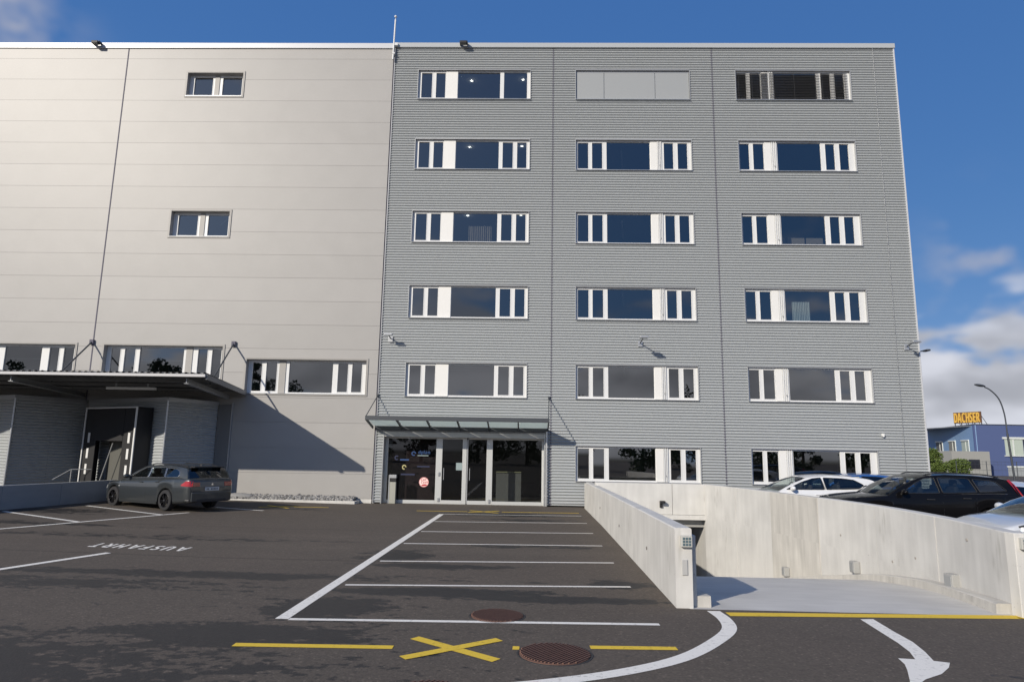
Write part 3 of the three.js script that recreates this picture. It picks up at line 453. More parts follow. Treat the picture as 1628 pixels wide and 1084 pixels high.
// ---------------------------------------------------------------- warehouse
const wh = thing('warehouse', 'tall windowed warehouse clad in smooth beige metal panels', 'building');
{
  const XL = -34, XR = -0.03, OTW = 18.72, js = [0.16]; for (let k = 0; k < 19; k++) js.push(1.07 + 0.954 * k); js.push(OTW);
  const wins = [[-8.72, 16.56, 2.36, 1.03, 's'], [-8.80, 10.41, 2.40, 1.05, 's'], [-5.20, 4.10, 4.72, 1.31, 'r'], [-10.93, 4.58, 4.74, 1.32, 'l'], [-16.85, 4.58, 4.76, 1.32, 'm']];
  const specs = { s: [['p', .085, .42], ['w', .46, .545], ['p', .60, .95]], r: [['p', .035, .115], ['p', .152, .242], ['w', .262, .318], ['b', .345, .712], ['p', .755, .838], ['p', .873, .955]], l: [['p', .035, .115], ['p', .152, .242], ['b', .280, .655], ['w', .675, .73], ['p', .775, .855], ['p', .893, .972]], m: [['p', .03, .11], ['p', .15, .24], ['w', .262, .318], ['b', .375, .69], ['p', .755, .838], ['p', .878, .965]] };
  const holes = wins.map(w => [w[0] - 0.05, w[0] + w[2] + 0.05, w[1] - 0.05, w[1] + w[3] + 0.05]);
  for (const w of wins) {
    windowUnit(wh, w[0], w[1], w[2], w[3], specs[w[4]], { zf: -0.20, reveal: mRevealW, proud: 0.03, panel: w[4] === 's' || true ? mRevealW : null });
    const fm = new MB(), x0 = w[0] - 0.05, x1 = w[0] + w[2] + 0.05, y0 = w[1] - 0.05, y1 = w[1] + w[3] + 0.05; fm.box(x0, x1, y1 - 0.028, y1 + 0.03, -0.06, 0.028).box(x0, x1, y0 - 0.03, y0 + 0.024, -0.06, 0.028).box(x0 - 0.03, x0 + 0.026, y0 - 0.03, y1 + 0.03, -0.06, 0.0265).box(x1 - 0.026, x1 + 0.03, y0 - 0.03, y1 + 0.03, -0.06, 0.0265); fm.build('window_surround', mRevealW, wh);
    const rx0 = w[0] - 0.3, rx1 = w[0] + w[2] + 0.3, ry0 = w[1] - 0.9, ry1 = w[1] + w[3] + 0.4; const rm = room(wh, rx0, rx1, ry0, ry1, -4.5, -0.30, mRoom); const ap = new MB(); apron(ap, rx0, rx1, ry0, ry1, w[0], w[0] + w[2], w[1], w[1] + w[3], -0.30); ap.build('inner_wall', mRoom, wh);
    if (w[1] === 10.41) new MB().bar([-7.15, 11.15, -0.8], [-6.5, 11.5, -0.5], 0.03, 0.03).build('tube_lamp', mLamp, rm);
    if (w[4] === 'l' || w[4] === 'm') new MB().bar([w[0] + 0.3, 5.5, -1.5], [w[0] + 2.6, 5.5, -1.5], 0.05, 0.04).build('tube_lamp', mLamp, rm);
  }
  const colsX = [[XL, -23.0], [-22.985, -11.42], [-11.385, XR]];
  const bev = 0.006;
  for (const [a, b] of colsX) for (let k = 0; k < js.length - 1; k++) {
    const y0 = js[k] + 0.0035, y1 = js[k + 1] - 0.0035; let cells = [[a, b, y0, y1]];
    for (const h of holes) cells = cells.flatMap(c => { if (h[1] <= c[0] || h[0] >= c[1] || h[3] <= c[2] || h[2] >= c[3]) return [c]; const o = []; const xa = Math.max(c[0], h[0]), xb = Math.min(c[1], h[1]); if (xa > c[0]) o.push([c[0], xa, c[2], c[3]]); if (xb < c[1]) o.push([xb, c[1], c[2], c[3]]); if (h[3] < c[3]) o.push([xa, xb, h[3], c[3]]); if (h[2] > c[2]) o.push([xa, xb, c[2], h[2]]); return o; });
    const sets = []; for (const c of cells) { const hit = sets.filter(q => q.some(d => c[0] <= d[1] + 1e-4 && c[1] >= d[0] - 1e-4 && c[2] <= d[3] + 1e-4 && c[3] >= d[2] - 1e-4)); const n = [c, ...hit.flat()]; for (const h of hit) sets.splice(sets.indexOf(h), 1); sets.push(n); }
    for (const q of sets) { const m = new MB(); for (const c of q) m.box(c[0], c[1], c[2], c[3], -0.06, 0); m.build('cladding_panel', mPanel[(k * 7 + (a < -12 ? 1 : 0)) % 3], wh, 1); }
  }
  const bk = []; { let cells = [[XL, XR, 0.1, OTW]]; for (const h of holes) cells = cells.flatMap(c => { if (h[1] <= c[0] || h[0] >= c[1] || h[3] <= c[2] || h[2] >= c[3]) return [c]; const o = []; if (h[0] > c[0]) o.push([c[0], h[0], c[2], c[3]]); if (h[1] < c[1]) o.push([h[1], c[1], c[2], c[3]]); o.push([Math.max(c[0], h[0]), Math.min(c[1], h[1]), h[3], c[3]]); o.push([Math.max(c[0], h[0]), Math.min(c[1], h[1]), c[2], h[2]]); return o; }); const m = new MB(); for (const c of cells) m.box(c[0], c[1], c[2], c[3], -0.09, -0.028 - 0.035); m.build('backing_sheet', mTrim, wh); }
  new MB().box(-11.425, -11.38, 0.1, OTW, -0.06, 0.012, 0.004).build('joint_profile', mSeam, wh);
  new MB().box(XL, -0.02, OTW, OTW + 0.24, -0.35, 0.05, 0.01).build('parapet_coping', mCoping, wh);
  new MB().box(-0.03, 0.02, 0.1, OTW, -0.12, -0.03).build('corner_gap', mSeam, wh);
  new MB().box(XL, -0.1, 0, OTW, -16.2, -16).box(XL, XL + 0.1, 0, OTW, -16, -0.1).box(XL, -0.1, OTW - 0.4, OTW - 0.2, -16, -0.36).build('rear_shell', mTrim, wh);
  new MB().box(-6.2, -0.03, 0.0, 0.16, -0.1, -0.02).build('plinth', mConc, wh, 1);
}
// roof-edge floodlights, mast, wall lamps
function flood(x, y, label) { const t = thing('roof_floodlight', label, 'floodlight', [x, y, 0.045], 0, 'floodlights on the roof edge'); t.scale.setScalar(0.68); new MB().box(-0.2, 0.2, -0.1, 0.07, 0.16, 0.42, 0.02).build('lamp_body', mBlack, t); new MB().box(-0.24, -0.2, -0.05, 0.12, 0.0, 0.32).box(0.2, 0.24, -0.05, 0.12, 0.0, 0.32).box(-0.24, 0.24, 0.08, 0.12, -0.02, 0.06).build('bracket', mBlack, t); new MB().box(-0.17, 0.17, -0.11, -0.098, 0.19, 0.39).build('lens', MP(lin(0.03, 0.03, 0.03), 0.15), t); }
flood(-12.72, 18.84, 'black floodlight on the parapet of the beige warehouse'); flood(2.95, 18.86, 'black floodlight on the parapet of the grey office block');
{ const t = thing('roof_mast', 'thin white mast with ball tip where the two buildings meet', 'mast', [0.0, 0, 0.12]); new MB().rod([-0.02, 18.15, 0], [0.01, 20.0, 0], 0.035, 10).build('pole', mWhite, t); const b = new THREE.SphereGeometry(0.06, 14, 10); b.translate(0.01, 20.14, 0); new MB().add(b).rod([0.01, 19.9, 0], [0.01, 20.14, 0], 0.012).build('tip', mWhite, t); new MB().box(-0.05, 0.05, 18.4, 18.46, -0.12, 0.04).box(0.03, 0.16, 18.8, 18.92, -0.09, 0.03).build('bracket', mWhite, t); }
function armLamp(x, y, z, turn, len, label, dark) { const t = thing('wall_arm_lamp', label, 'wall lamp', [x, y, z], turn, 'arm lamps on the office facade'); new MB().box(-0.09, 0.09, -0.12, 0.1, 0, 0.035, 0.006).build('wall_plate', dark ? mDarkMetal : mAlu, t); new MB().rod([0, 0.02, 0.03], [0, 0.1, len * 0.75], 0.022).build('arm', mDarkMetal, t); new MB().box(-0.16, 0.16, 0.06, 0.13, len * 0.7, len, 0.02).build('lamp_head', dark ? mDarkMetal : mAlu, t); }
armLamp(10.16, 6.22, 0, 0, 1.05, 'grey lamp on an arm above the middle first-floor window'); armLamp(0.42, 6.28, 0, 0, 0.55, 'small lamp on an arm at the left corner of the corrugated facade'); armLamp(20.35, 6.22, 0, 0, 0.75, 'lamp on an arm near the right corner of the corrugated facade'); armLamp(OR, 6.05, -0.3, Math.PI / 2, 0.5, 'dark lamp sticking out sideways past the right corner', true);
{ const t = thing('wall_spot', 'tiny white spot lamp between the two lowest windows at right', 'wall lamp', [19.2, 2.86, 0]); new MB().box(-0.05, 0.05, -0.05, 0.05, 0, 0.08, 0.015).build('lamp_body', mLamp, t); new MB().box(-0.02, 0.02, -0.08, -0.04, 0.02, 0.1, 0.006).build('sensor', mLamp, t); }

// ---------------------------------------------------------------- loading dock
const gH = 3.70;
function segCorr(parent, a, b, y0, y1, mat, name = 'corrugated_face') { const dx = b[0] - a[0], dz = b[1] - a[1], L = Math.hypot(dx, dz), g = corrugated(0, L, y0, y1, [], 0.105, 0.028); g.rotateY(-Math.atan2(dz, dx)); g.translate(a[0], 0, a[1]); return meshOf(name, g, mat, parent); }
function housing(P0, P1, P2, label, dock) {
  const t = thing('dock_housing', label, 'dock housing', [0, 0, 0], 0, 'sawtooth dock housings');
  segCorr(t, P0, P1, 0.1, gH - 0.1, mCorr, 'front_face'); segCorr(t, P1, P2, 0.1, gH - 0.1, mCorr, 'side_face');
  new MB().bar([P0[0], gH - 0.05, P0[1]], [P1[0], gH - 0.05, P1[1]], 0.06, 0.13).bar([P1[0], gH - 0.05, P1[1]], [P2[0], gH - 0.05, P2[1]], 0.06, 0.13).build('top_rail', mTrim, t);
  new MB().rod([P1[0], 0.1, P1[1]], [P1[0], gH - 0.1, P1[1]], 0.035, 8).build('corner_trim', mAlu, t);
  const r = new THREE.Shape([P0, P1, P2, [P2[0], -0.02], [P0[0], -0.02]].map(p => new THREE.Vector2(p[0], -p[1]))), g = new THREE.ShapeGeometry(r); g.rotateX(-Math.PI / 2); g.translate(0, gH - 0.02, 0); meshOf('roof', g, mTrim, t);
  return t;
}
{
  const P0 = [-11.2, 0.1], P1 = [-6.95, 2.2], P2 = [-6.15, 0.02];
  const t = housing(P0, P1, P2, 'corrugated dock housing behind the parked grey estate car', true);
  new MB().box(-6.13, -5.62, 0.1, 3.62, 0.02, 0.05, 0.006).build('end_panel', mCorrDark, t); new MB().box(-5.62, -5.58, 0.1, 3.7, 0.0, 0.07, 0.004).build('end_trim', mTrim, t);
  const dk = thing('dock_shelter', 'black dock shelter with white stripes round the loading door', 'dock shelter');
  const dx = P0[0] - P1[0], dz = P0[1] - P1[1], L = Math.hypot(dx, dz), ux = dx / L, uz = dz / L; const n = [uz, -ux]; if (n[1] < 0) { n[0] *= -1; n[1] *= -1; }
  dk.position.set(P1[0], 0, P1[1]); dk.rotation.y = Math.atan2(-uz, ux) + Math.PI;   // local +x runs from the far end towards P1; -x away from it
  const D = 0.62, A = -3.75, B = -0.72, T = 3.34;
  new MB().box(B - 0.04, B, 0.1, T, 0.03, D).box(A, A + 0.04, 0.1, T, 0.03, D).box(A, B, T - 0.04, T, 0.03, D).build('shelter_side', mBlack, dk);
  new MB().box(B - 0.06, B + 0.012, 0.1, T + 0.012, D, D + 0.03).box(A - 0.012, A + 0.04, 0.1, T + 0.012, D, D + 0.03).box(A + 0.04, B - 0.06, T - 0.03, T + 0.012, D, D + 0.03).build('white_edge', mWhite, dk);
  new MB().box(A + 0.04, A + 0.72, 0.1, T - 0.04, D - 0.05, D - 0.02).box(B - 0.72, B - 0.06, 0.1, T - 0.04, D - 0.055, D - 0.025).build('side_curtain', mRubber, dk);
  new MB().box(A + 0.72, B - 0.72, 2.15, T - 0.04, D - 0.045, D - 0.015).build('head_curtain', mRubber, dk);
  for (const xx of [A + 0.24, B - 0.42]) for (const y of [0.95, 1.52, 2.08]) new MB().box(xx, xx + 0.12, y, y + 0.36, D - 0.022, D - 0.012).build('white_stripe', mWhite, dk);
  new MB().box(A + 0.72, B - 0.72, 0.1, 2.6, 0.03, 0.08).build('dock_door', MS(lin(0.10, 0.10, 0.09), 0.6), dk);
  new MB().bar([A + 0.9, 0.6, D - 0.2], [A + 1.5, 2.1, D - 0.2], 0.03, 0.03).build('strut', mTrim, dk);
  const h1 = housing([-17.5, -0.02], [-12.4, 2.3], [-11.3, 0.02], 'corrugated dock housing at the left edge of the view', false);
  new MB().box(-11.88, -11.84, 0.1, 2.3, 0.25, 1.1, 0.006).build('side_door', mCorrDark, h1).rotation.y = 0;
  const hr = thing('handrail', 'thin steel handrail beside the left dock housing', 'handrail'); new MB().rod([-11.0, 0.75, 1.9], [-10.55, 1.12, 1.6], 0.018).rod([-10.55, 1.12, 1.6], [-9.95, 1.12, 1.35], 0.018).rod([-10.55, 0.1, 1.6], [-10.55, 1.13, 1.6], 0.018).rod([-9.95, 0.1, 1.35], [-9.95, 1.13, 1.35], 0.018).build('rail', mTrim, hr);
}
{ // canopy over the dock
  const t = thing('dock_canopy', 'flat steel canopy with corrugated roof over the loading dock', 'canopy');
  const sk = 0.165, X0 = -26, X1 = -5.12, D = 5.05, yB = 4.08, yF = 4.22, pitch = 0.2, pos = [], idx = [], nx = Math.round((X1 - X0) / pitch * 8);
  for (let i = 0; i <= nx; i++) { const x = mix(X0, X1, i / nx), w = 0.028 * Math.tanh(2.2 * Math.sin(x / pitch * 2 * Math.PI)); pos.push(x, yB + w + 0.05, -0.03, x + sk * D, yF + w + 0.05, D); if (i) { const b = 2 * i; idx.push(b - 2, b - 1, b + 1, b - 2, b + 1, b); } }
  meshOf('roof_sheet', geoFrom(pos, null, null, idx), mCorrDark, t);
  new MB().box(X0 + sk * D, X1 + sk * D, yF - 0.07, yF + 0.02, D - 0.05, D + 0.03, 0.008).build('gutter', MS(lin(0.45, 0.45, 0.46), 0.45, 0.1), t); new MB().box(X0 + sk * D, X1 + sk * D - 0.05, yF - 0.08, yF + 0.078, D - 0.16, D - 0.12).build('sun_block_strip', mCorrDark, t);  // dark strip behind the gutter added to block sun leaking under the sheet
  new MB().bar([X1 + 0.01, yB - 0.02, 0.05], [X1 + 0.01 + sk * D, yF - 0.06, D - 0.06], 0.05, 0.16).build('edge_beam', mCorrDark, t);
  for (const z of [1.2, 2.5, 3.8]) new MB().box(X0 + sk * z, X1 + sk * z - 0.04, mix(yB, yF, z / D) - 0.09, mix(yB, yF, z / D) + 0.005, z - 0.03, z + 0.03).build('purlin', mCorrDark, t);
  for (const x of [-5.78, -11.45, -17.1]) { const f = (z) => [x + sk * z, mix(yB, yF, z / D) - 0.17, z]; new MB().bar(f(0.05), f(4.85), 0.025, 0.16).build('beam', mTrim, t); new MB().bar([f(0.05)[0], f(0.05)[1] - 0.085, 0.05], [f(4.85)[0], f(4.85)[1] - 0.085, 4.85], 0.14, 0.018).build('beam_flange', mTrim, t);
    new MB().rod([x + 0.02, 6.02, 0.03], [x + 0.46, 4.17, 2.6], 0.03).build('tie_rod', mDarkMetal, t); new MB().box(x - 0.06, x + 0.1, 5.9, 6.1, 0.0, 0.09, 0.01).build('anchor', mSeam, t); }
  const l = thing('strip_light', 'long strip light fixed under the dock canopy', 'lamp'); new MB().box(-8.6, -6.9, 3.88, 3.97, 3.1, 3.22, 0.01).build('fitting', mLamp, l); new MB().box(-8.3, -8.26, 3.96, 4.1, 3.14, 3.18).box(-7.2, -7.16, 3.96, 4.1, 3.14, 3.18).build('hanger', mTrim, l);
}
{ // low dock wall
  const t = thing('dock_wall', 'low blue-grey concrete wall behind the angled parking bays', 'wall');
  const P = [[-9.75, 11.0], [-9.18, 6.4], [-8.86, 4.4], [-8.58, 2.35], [-8.45, 1.5]];
  for (let i = 0; i < 4; i++) { const a = P[i], b = P[i + 1], dx = b[0] - a[0], dz = b[1] - a[1], L = Math.hypot(dx, dz), g = new RoundedBoxGeometry(0.22, 0.88, L - 0.008, 2, 0.012); g.rotateY(Math.atan2(dx, dz)); g.translate((a[0] + b[0]) / 2 - 0.11, 0.36, (a[1] + b[1]) / 2); new MB().add(g).build('wall_panel', mDockWall, t, 1); }
}
{ // gravel strip with kerb
  const k = thing('gravel_kerb', 'thin concrete edging in front of the gravel strip', 'kerb'); new MB().box(-6.1, -0.5, 0.0, 0.115, 0.52, 0.60, 0.01).box(-0.55, -0.47, 0.0, 0.112, 0.0, 0.53, 0.01).build('edging', mConc, k, 1);
  const base = new THREE.IcosahedronGeometry(1, 0), p = base.attributes.position; const im = new THREE.InstancedMesh(base, MS(0xffffff, 0.85), 2200); im.name = 'gravel';
  const M = new THREE.Matrix4(), q = new THREE.Quaternion(), e = new THREE.Euler();
  for (let i = 0; i < 2200; i++) { const s = rr(0.025, 0.07), x = rr(-6.0, -0.62), z = rr(0.05, 0.5); e.set(rr(0, 6), rr(0, 6), rr(0, 6)); q.setFromEuler(e); M.compose(V(x, 0.10 + rr(0, 0.05) + 0.22 * Math.max(0, 0.5 - z), z), q, V(s * rr(0.7, 1.3), s * rr(0.5, 0.9), s)); im.setMatrixAt(i, M); const c = rr(0.10, 0.36); im.setColorAt(i, lin(c, c * 0.98, c * 0.95)); }
  im.castShadow = im.receiveShadow = true; scene.add(im); tag(im, 'grey gravel in the strip along the warehouse wall', 'gravel', null, 'stuff');
  new MB().box(-6.1, -0.55, 0.0, 0.09, 0.02, 0.53).bar([-3.3, 0.12, 0.02], [-3.3, 0.05, 0.5], 5.4, 0.1).build('gravel_bed', MS(lin(0.14, 0.135, 0.13), 0.9), k);
  const b = new THREE.IcosahedronGeometry(1, 3), bp = b.attributes.position; for (let i = 0; i < bp.count; i++) { const x = bp.getX(i), y = bp.getY(i), z = bp.getZ(i), f = 1 + 0.12 * fbm(x * 2, y * 2, z * 2, 3); bp.setXYZ(i, x * f * 0.55, y * f * 0.13, z * f * 0.2); } b.computeVertexNormals(); b.translate(-4.95, 0.19, 0.3); tag(meshOf('boulder', b, MS(lin(0.26, 0.26, 0.26), 0.8, 0, { bumpMap: concB, bumpScale: 0.01 }), scene), 'long grey boulder lying on the gravel by the shadow edge', 'boulder');
}

// ---------------------------------------------------------------- cars
const interp = (P, x) => { if (x <= P[0][0]) return P[0][1]; for (let i = 0; i < P.length - 1; i++) if (x <= P[i + 1][0]) { const t = (x - P[i][0]) / (P[i + 1][0] - P[i][0]); const m = (k) => k <= 0 ? (P[1][1] - P[0][1]) / (P[1][0] - P[0][0]) : k >= P.length - 1 ? (P[k][1] - P[k - 1][1]) / (P[k][0] - P[k - 1][0]) : (P[k + 1][1] - P[k - 1][1]) / (P[k + 1][0] - P[k - 1][0]); const h = P[i + 1][0] - P[i][0], a = m(i) * h * 0.8, b = m(i + 1) * h * 0.8, t2 = t * t, t3 = t2 * t; return (2 * t3 - 3 * t2 + 1) * P[i][1] + (t3 - 2 * t2 + t) * a + (-2 * t3 + 3 * t2) * P[i + 1][1] + (t3 - t2) * b; } return P[P.length - 1][1]; };
const mCarGlass = MP(lin(0.74, 0.80, 0.78), 0.0, 0, { transmission: 1, thickness: 0, ior: 1.75 });
const mCarGlassDark = MP(lin(0.10, 0.11, 0.115), 0.0, 0, { transmission: 1, thickness: 0, ior: 1.75 });
const mPlastic = MS(lin(0.018, 0.018, 0.02), 0.55), mSeat = MS(lin(0.03, 0.03, 0.033), 0.8), mChrome = MS(lin(0.62, 0.62, 0.62), 0.18, 0.9);
const mTail = MP(lin(0.36, 0.012, 0.015), 0.12, 0, { clearcoat: 1 }), mHead = MP(lin(0.45, 0.47, 0.48), 0.08, 0.2, { clearcoat: 1 });
const mPlate = MS(lin(0.62, 0.62, 0.60), 0.5);
function wheelGeo(r, w) {
  const ty = new THREE.LatheGeometry([[r * 0.66, -w / 2], [r * 0.92, -w / 2], [r * 0.985, -w * 0.40], [r, -w * 0.2], [r, w * 0.2], [r * 0.985, w * 0.40], [r * 0.92, w / 2], [r * 0.66, w / 2]].map(p => new THREE.Vector2(...p)), 36); ty.rotateX(Math.PI / 2);
  const rim = new MB(); const ring = new THREE.TorusGeometry(r * 0.665, r * 0.035, 6, 36); ring.translate(0, 0, w * 0.46); rim.add(ring); const barrel = new THREE.CylinderGeometry(r * 0.66, r * 0.66, w * 0.9, 30, 1, true); barrel.rotateX(Math.PI / 2); rim.add(barrel);
  for (let k = 0; k < 10; k++) { const g = new THREE.BoxGeometry(r * 0.60, r * 0.075, w * 0.12); g.translate(r * 0.36, 0, w * 0.40); g.rotateZ(k * Math.PI / 5 + (k % 2 ? 0.10 : -0.10)); rim.add(g); }
  const hub = new THREE.CylinderGeometry(r * 0.13, r * 0.15, w * 0.2, 16); hub.rotateX(Math.PI / 2); hub.translate(0, 0, w * 0.40); rim.add(hub); const bd = new THREE.CircleGeometry(r * 0.65, 24); bd.translate(0, 0, -w * 0.1);
  const cap = new THREE.CylinderGeometry(r * 0.07, r * 0.07, 0.01, 14); cap.rotateX(Math.PI / 2); cap.translate(0, 0, w * 0.5);
  return { ty, rim: rim.geo(), bd, cap };
}
function makeCar(name, label, c, pos, turn) {
  const t = thing(name, label, 'car', pos, turn, 'parked cars');
  const L2 = c.len / 2, belt = (x) => interp(c.belt, x), hw = (x) => interp(c.hw, x), R = c.wr, arch = R * 1.13;
  const bottom = (x) => { let y = interp(c.bot, x); for (const ax of c.axles) { const d = Math.abs(x - ax); if (d < arch) y = Math.max(y, R + Math.sqrt(arch * arch - d * d) - 0.0); } return y; };
  const xs = []; const nx = 120; for (let i = 0; i <= nx; i++) xs.push(mix(-L2, L2, i / nx)); for (const ax of c.axles) xs.push(ax - arch + 1e-3, ax - arch + 0.015, ax + arch - 1e-3, ax + arch - 0.015); xs.sort((a, b) => a - b);
  const ring = (x) => {   // right half section (z>0) from bottom centre to top centre
    const b = bottom(x), bt = belt(x), w = hw(x), sill = Math.min(bt - 0.08, Math.max(b, interp(c.bot, x)));
    const P = [[0, b], [w * 0.80, b]], add = (f, y) => P.push([w * f, Math.max(b, y)]);
    add(0.955, b); add(0.972, mix(sill, bt, 0.12)); add(0.985, mix(sill, bt, 0.3)); add(1.0, mix(sill, bt, 0.52)); add(0.997, mix(sill, bt, 0.70)); add(0.978, mix(sill, bt, 0.82)); add(0.968, mix(sill, bt, 0.9)); add(0.945, bt - 0.022); add(0.90, bt + 0.004); add(0.6, bt + c.crown * 0.6); add(0.3, bt + c.crown * 0.9); add(0, bt + c.crown);
    return P;
  };
  const pos3 = [], idx = []; const rings = xs.map(x => { const P = ring(x), full = [...P.map(p => [x, p[1], p[0]]), ...P.slice(1, -1).reverse().map(p => [x, p[1], -p[0]])]; return full; });
  const n = rings[0].length; rings.forEach(r => r.forEach(p => pos3.push(...p)));
  for (let i = 0; i < rings.length - 1; i++) for (let k = 0; k < n; k++) { const a = i * n + k, b = i * n + (k + 1) % n, d = (i + 1) * n + k, e = (i + 1) * n + (k + 1) % n; idx.push(a, b, e, a, e, d); }
  for (const [i, s] of [[0, 1], [rings.length - 1, -1]]) { const r0 = i * n; for (let k = 1; k < n - 1; k++) s > 0 ? idx.push(r0, r0 + k + 1, r0 + k) : idx.push(r0, r0 + k, r0 + k + 1); }
  const lower = geoFrom(pos3, null, null, idx);
  // greenhouse
  const sideZ = (x, y) => hw(Math.max(-L2 + 0.06, Math.min(L2, x))) * 0.945 - Math.max(0, y - belt(x)) * c.tumble - 0.05 * Math.pow(Math.max(0, y - belt(x)) / 0.45, 2);
  const edge = c.top.map(p => [p[0] - p[2], p[1] - p[3]]);
  const outline = [...edge]; const bx0 = edge[edge.length - 1][0], bx1 = edge[0][0]; const bl = []; for (let i = 0; i <= 14; i++) { const x = mix(bx0, bx1, i / 14); bl.push([x, belt(x) - 0.03]); }
  const shape = new THREE.Shape([...outline, ...bl].map(p => new THREE.Vector2(...p)));
  const winShapes = c.windows.map(w => w.map(p => new THREE.Vector2(...p)));
  winShapes.forEach(w => shape.holes.push(new THREE.Path(w)));
  const sideGeo = (sh, s, off) => { const g = new THREE.ShapeGeometry(sh), p = g.attributes.position; for (let i = 0; i < p.count; i++) { const x = p.getX(i), y = p.getY(i); p.setZ(i, s * (sideZ(x, y) + off)); } g.computeVertexNormals(); return g; };
  const body = new MB().add(lower); for (const s of [1, -1]) body.add(sideGeo(shape, s, 0));
  const ns = 10, roofPos = [], roofIdx = { paint: [], wind: [], rear: [] }; const m = c.top.length;
  for (let i = 0; i < m; i++) { const [x, y, sw, dr] = c.top[i], ze = sideZ(x - sw, y - dr); for (let k = 0; k <= ns; k++) { const f = [-1, -.93, -.75, -.5, -.25, 0, .25, .5, .75, .93, 1][k]; roofPos.push(x - sw * f * f, y - dr * Math.pow(Math.abs(f), 3), ze * f); } }
  for (let i = 0; i < m - 1; i++) for (let k = 0; k < ns; k++) { const a = i * (ns + 1) + k, tri = [a, a + 1, a + ns + 2, a, a + ns + 2, a + ns + 1]; const inn = k >= 1 && k < ns - 1; (inn && i < c.nWind ? roofIdx.wind : inn && i >= m - 1 - c.nRear ? roofIdx.rear : roofIdx.paint).push(...tri); }
  const sub = (ix) => { const g = geoFrom(roofPos.slice(), null, null, ix); return g.toNonIndexed(); };
  const roofFull = geoFrom(roofPos, null, null, roofIdx.paint); body.add(roofFull);
  const bm = body.build('body', c.paint, t);
  meshOf('windscreen', sub(roofIdx.wind), c.glass || mCarGlass, t); if (roofIdx.rear.length) meshOf('rear_window', sub(roofIdx.rear), c.rearGlass || mCarGlassDark, t);
  for (const s of [1, -1]) winShapes.forEach((w) => { meshOf('side_window', sideGeo(new THREE.Shape(w), s, -0.008), c.glass || mCarGlass, t); });
  // dark window surround lines
  const wl = new MB(); for (const s of [1, -1]) for (const w of winShapes) { const pts = w.map(p => V(p.x, p.y, s * (sideZ(p.x, p.y) + 0.0))); wl.add(new THREE.TubeGeometry(new THREE.CatmullRomCurve3(pts, true, 'catmullrom', 0.05), 60, 0.009, 5, true)); } wl.build('window_trim', c.trim || mPlastic, t);
  // cabin: parcel plane, seats, wheel
  const cab = new MB(); const cx0 = bx0 + 0.12, cx1 = bx1 - 0.1; for (let i = 0; i < 12; i++) { const a = mix(cx0, cx1, i / 12), b = mix(cx0, cx1, (i + 1) / 12); cab.box(a, b, belt(a) + c.crown + 0.002, belt(a) + c.crown + 0.012, -hw(a) * 0.86, hw(a) * 0.86); }
  for (const sx of c.seats) for (const z of [-0.37, 0.37]) { cab.box(sx - 0.07, sx + 0.05, belt(sx) - 0.1, belt(sx) + 0.17, z - 0.22, z + 0.22, 0.05); cab.box(sx - 0.09, sx, belt(sx) + 0.17, belt(sx) + 0.34, z - 0.13, z + 0.13, 0.04); }
  const sw = new THREE.TorusGeometry(0.17, 0.015, 6, 20); sw.rotateY(Math.PI / 2); sw.rotateZ(0.35); sw.translate(c.seats[0] + 0.55, belt(0) + 0.08, -0.37); cab.add(sw); cab.build('cabin', mSeat, t);
  // wheels
  const W = wheelGeo(R, 0.23);
  for (const ax of c.axles) for (const s of [1, -1]) { const ty = meshOf('wheel', W.ty, mRubber, t); ty.position.set(ax, R, s * (hw(ax) - 0.135)); if (s < 0) ty.rotation.y = Math.PI; meshOf('rim', W.rim, c.rim, ty); meshOf('brake_disc', W.bd, mIron, ty); meshOf('hub_cap', W.cap, mChrome, ty); }
  const skin = (x, y) => { const P = ring(x).slice(2, -3); for (let i = 0; i < P.length - 1; i++) if (y >= P[i][1] && y <= P[i + 1][1] && P[i + 1][1] > P[i][1]) return mix(P[i][0], P[i + 1][0], (y - P[i][1]) / (P[i + 1][1] - P[i][1])); return P[P.length - 1][0]; };
  const patch = (name, x0, x1, ya, yb, mat, off = 0.006, sides = [1, -1]) => { for (const s of sides) { const ps = [], ix = [], nn = 12; for (let i = 0; i <= nn; i++) { const x = mix(x0, x1, i / nn); const y0 = typeof ya === 'function' ? ya(x) : ya, y1 = typeof yb === 'function' ? yb(x) : yb; for (let k = 0; k <= 4; k++) { const y = mix(y0, y1, k / 4); ps.push(x, y, s * (skin(x, y) + off)); } if (i) for (let k = 0; k < 4; k++) { const b = i * 5 + k; s > 0 ? ix.push(b - 5, b, b + 1, b - 5, b + 1, b - 4) : ix.push(b - 5, b + 1, b, b - 5, b - 4, b + 1); } } meshOf(name, geoFrom(ps, null, null, ix), mat, t); } };
  // door seams as dark strips painted for the shade in the gaps, handles, sill trim
  for (const x of c.seams) patch('door_seam', x - 0.004, x + 0.004, (q) => bottom(q) + 0.1, (q) => belt(q) - 0.02, mBlack, 0.0015);
  for (const x of c.handles) for (const s of [1, -1]) { const y = belt(x) - 0.115; new MB().box(x - 0.10, x + 0.10, y - 0.014, y + 0.016, s * (skin(x, y) - 0.004), s * (skin(x, y) + 0.03), 0.01).build('door_handle', c.handleMat || c.paint, t); }
  patch('sill_trim', c.axles[0] + arch + 0.02, c.axles[1] - arch - 0.02, (q) => bottom(q), (q) => bottom(q) + 0.07, c.sill || c.paint, 0.012);
  for (const s of [1, -1]) { const x = c.mirror[0], y = c.mirror[1], z = sideZ(x, y) ; const g = new THREE.SphereGeometry(1, 16, 12); g.scale(0.075, 0.075, 0.12); g.translate(x, y + 0.05, s * (z + 0.13)); new MB().add(g).bar([x, y, s * z], [x, y + 0.02, s * (z + 0.1)], 0.06, 0.03).build('mirror', c.mirrorMat || c.paint, t); }
  c.extra && c.extra({ t, patch, skin, belt, hw, sideZ, bottom, L2, sideGeo });
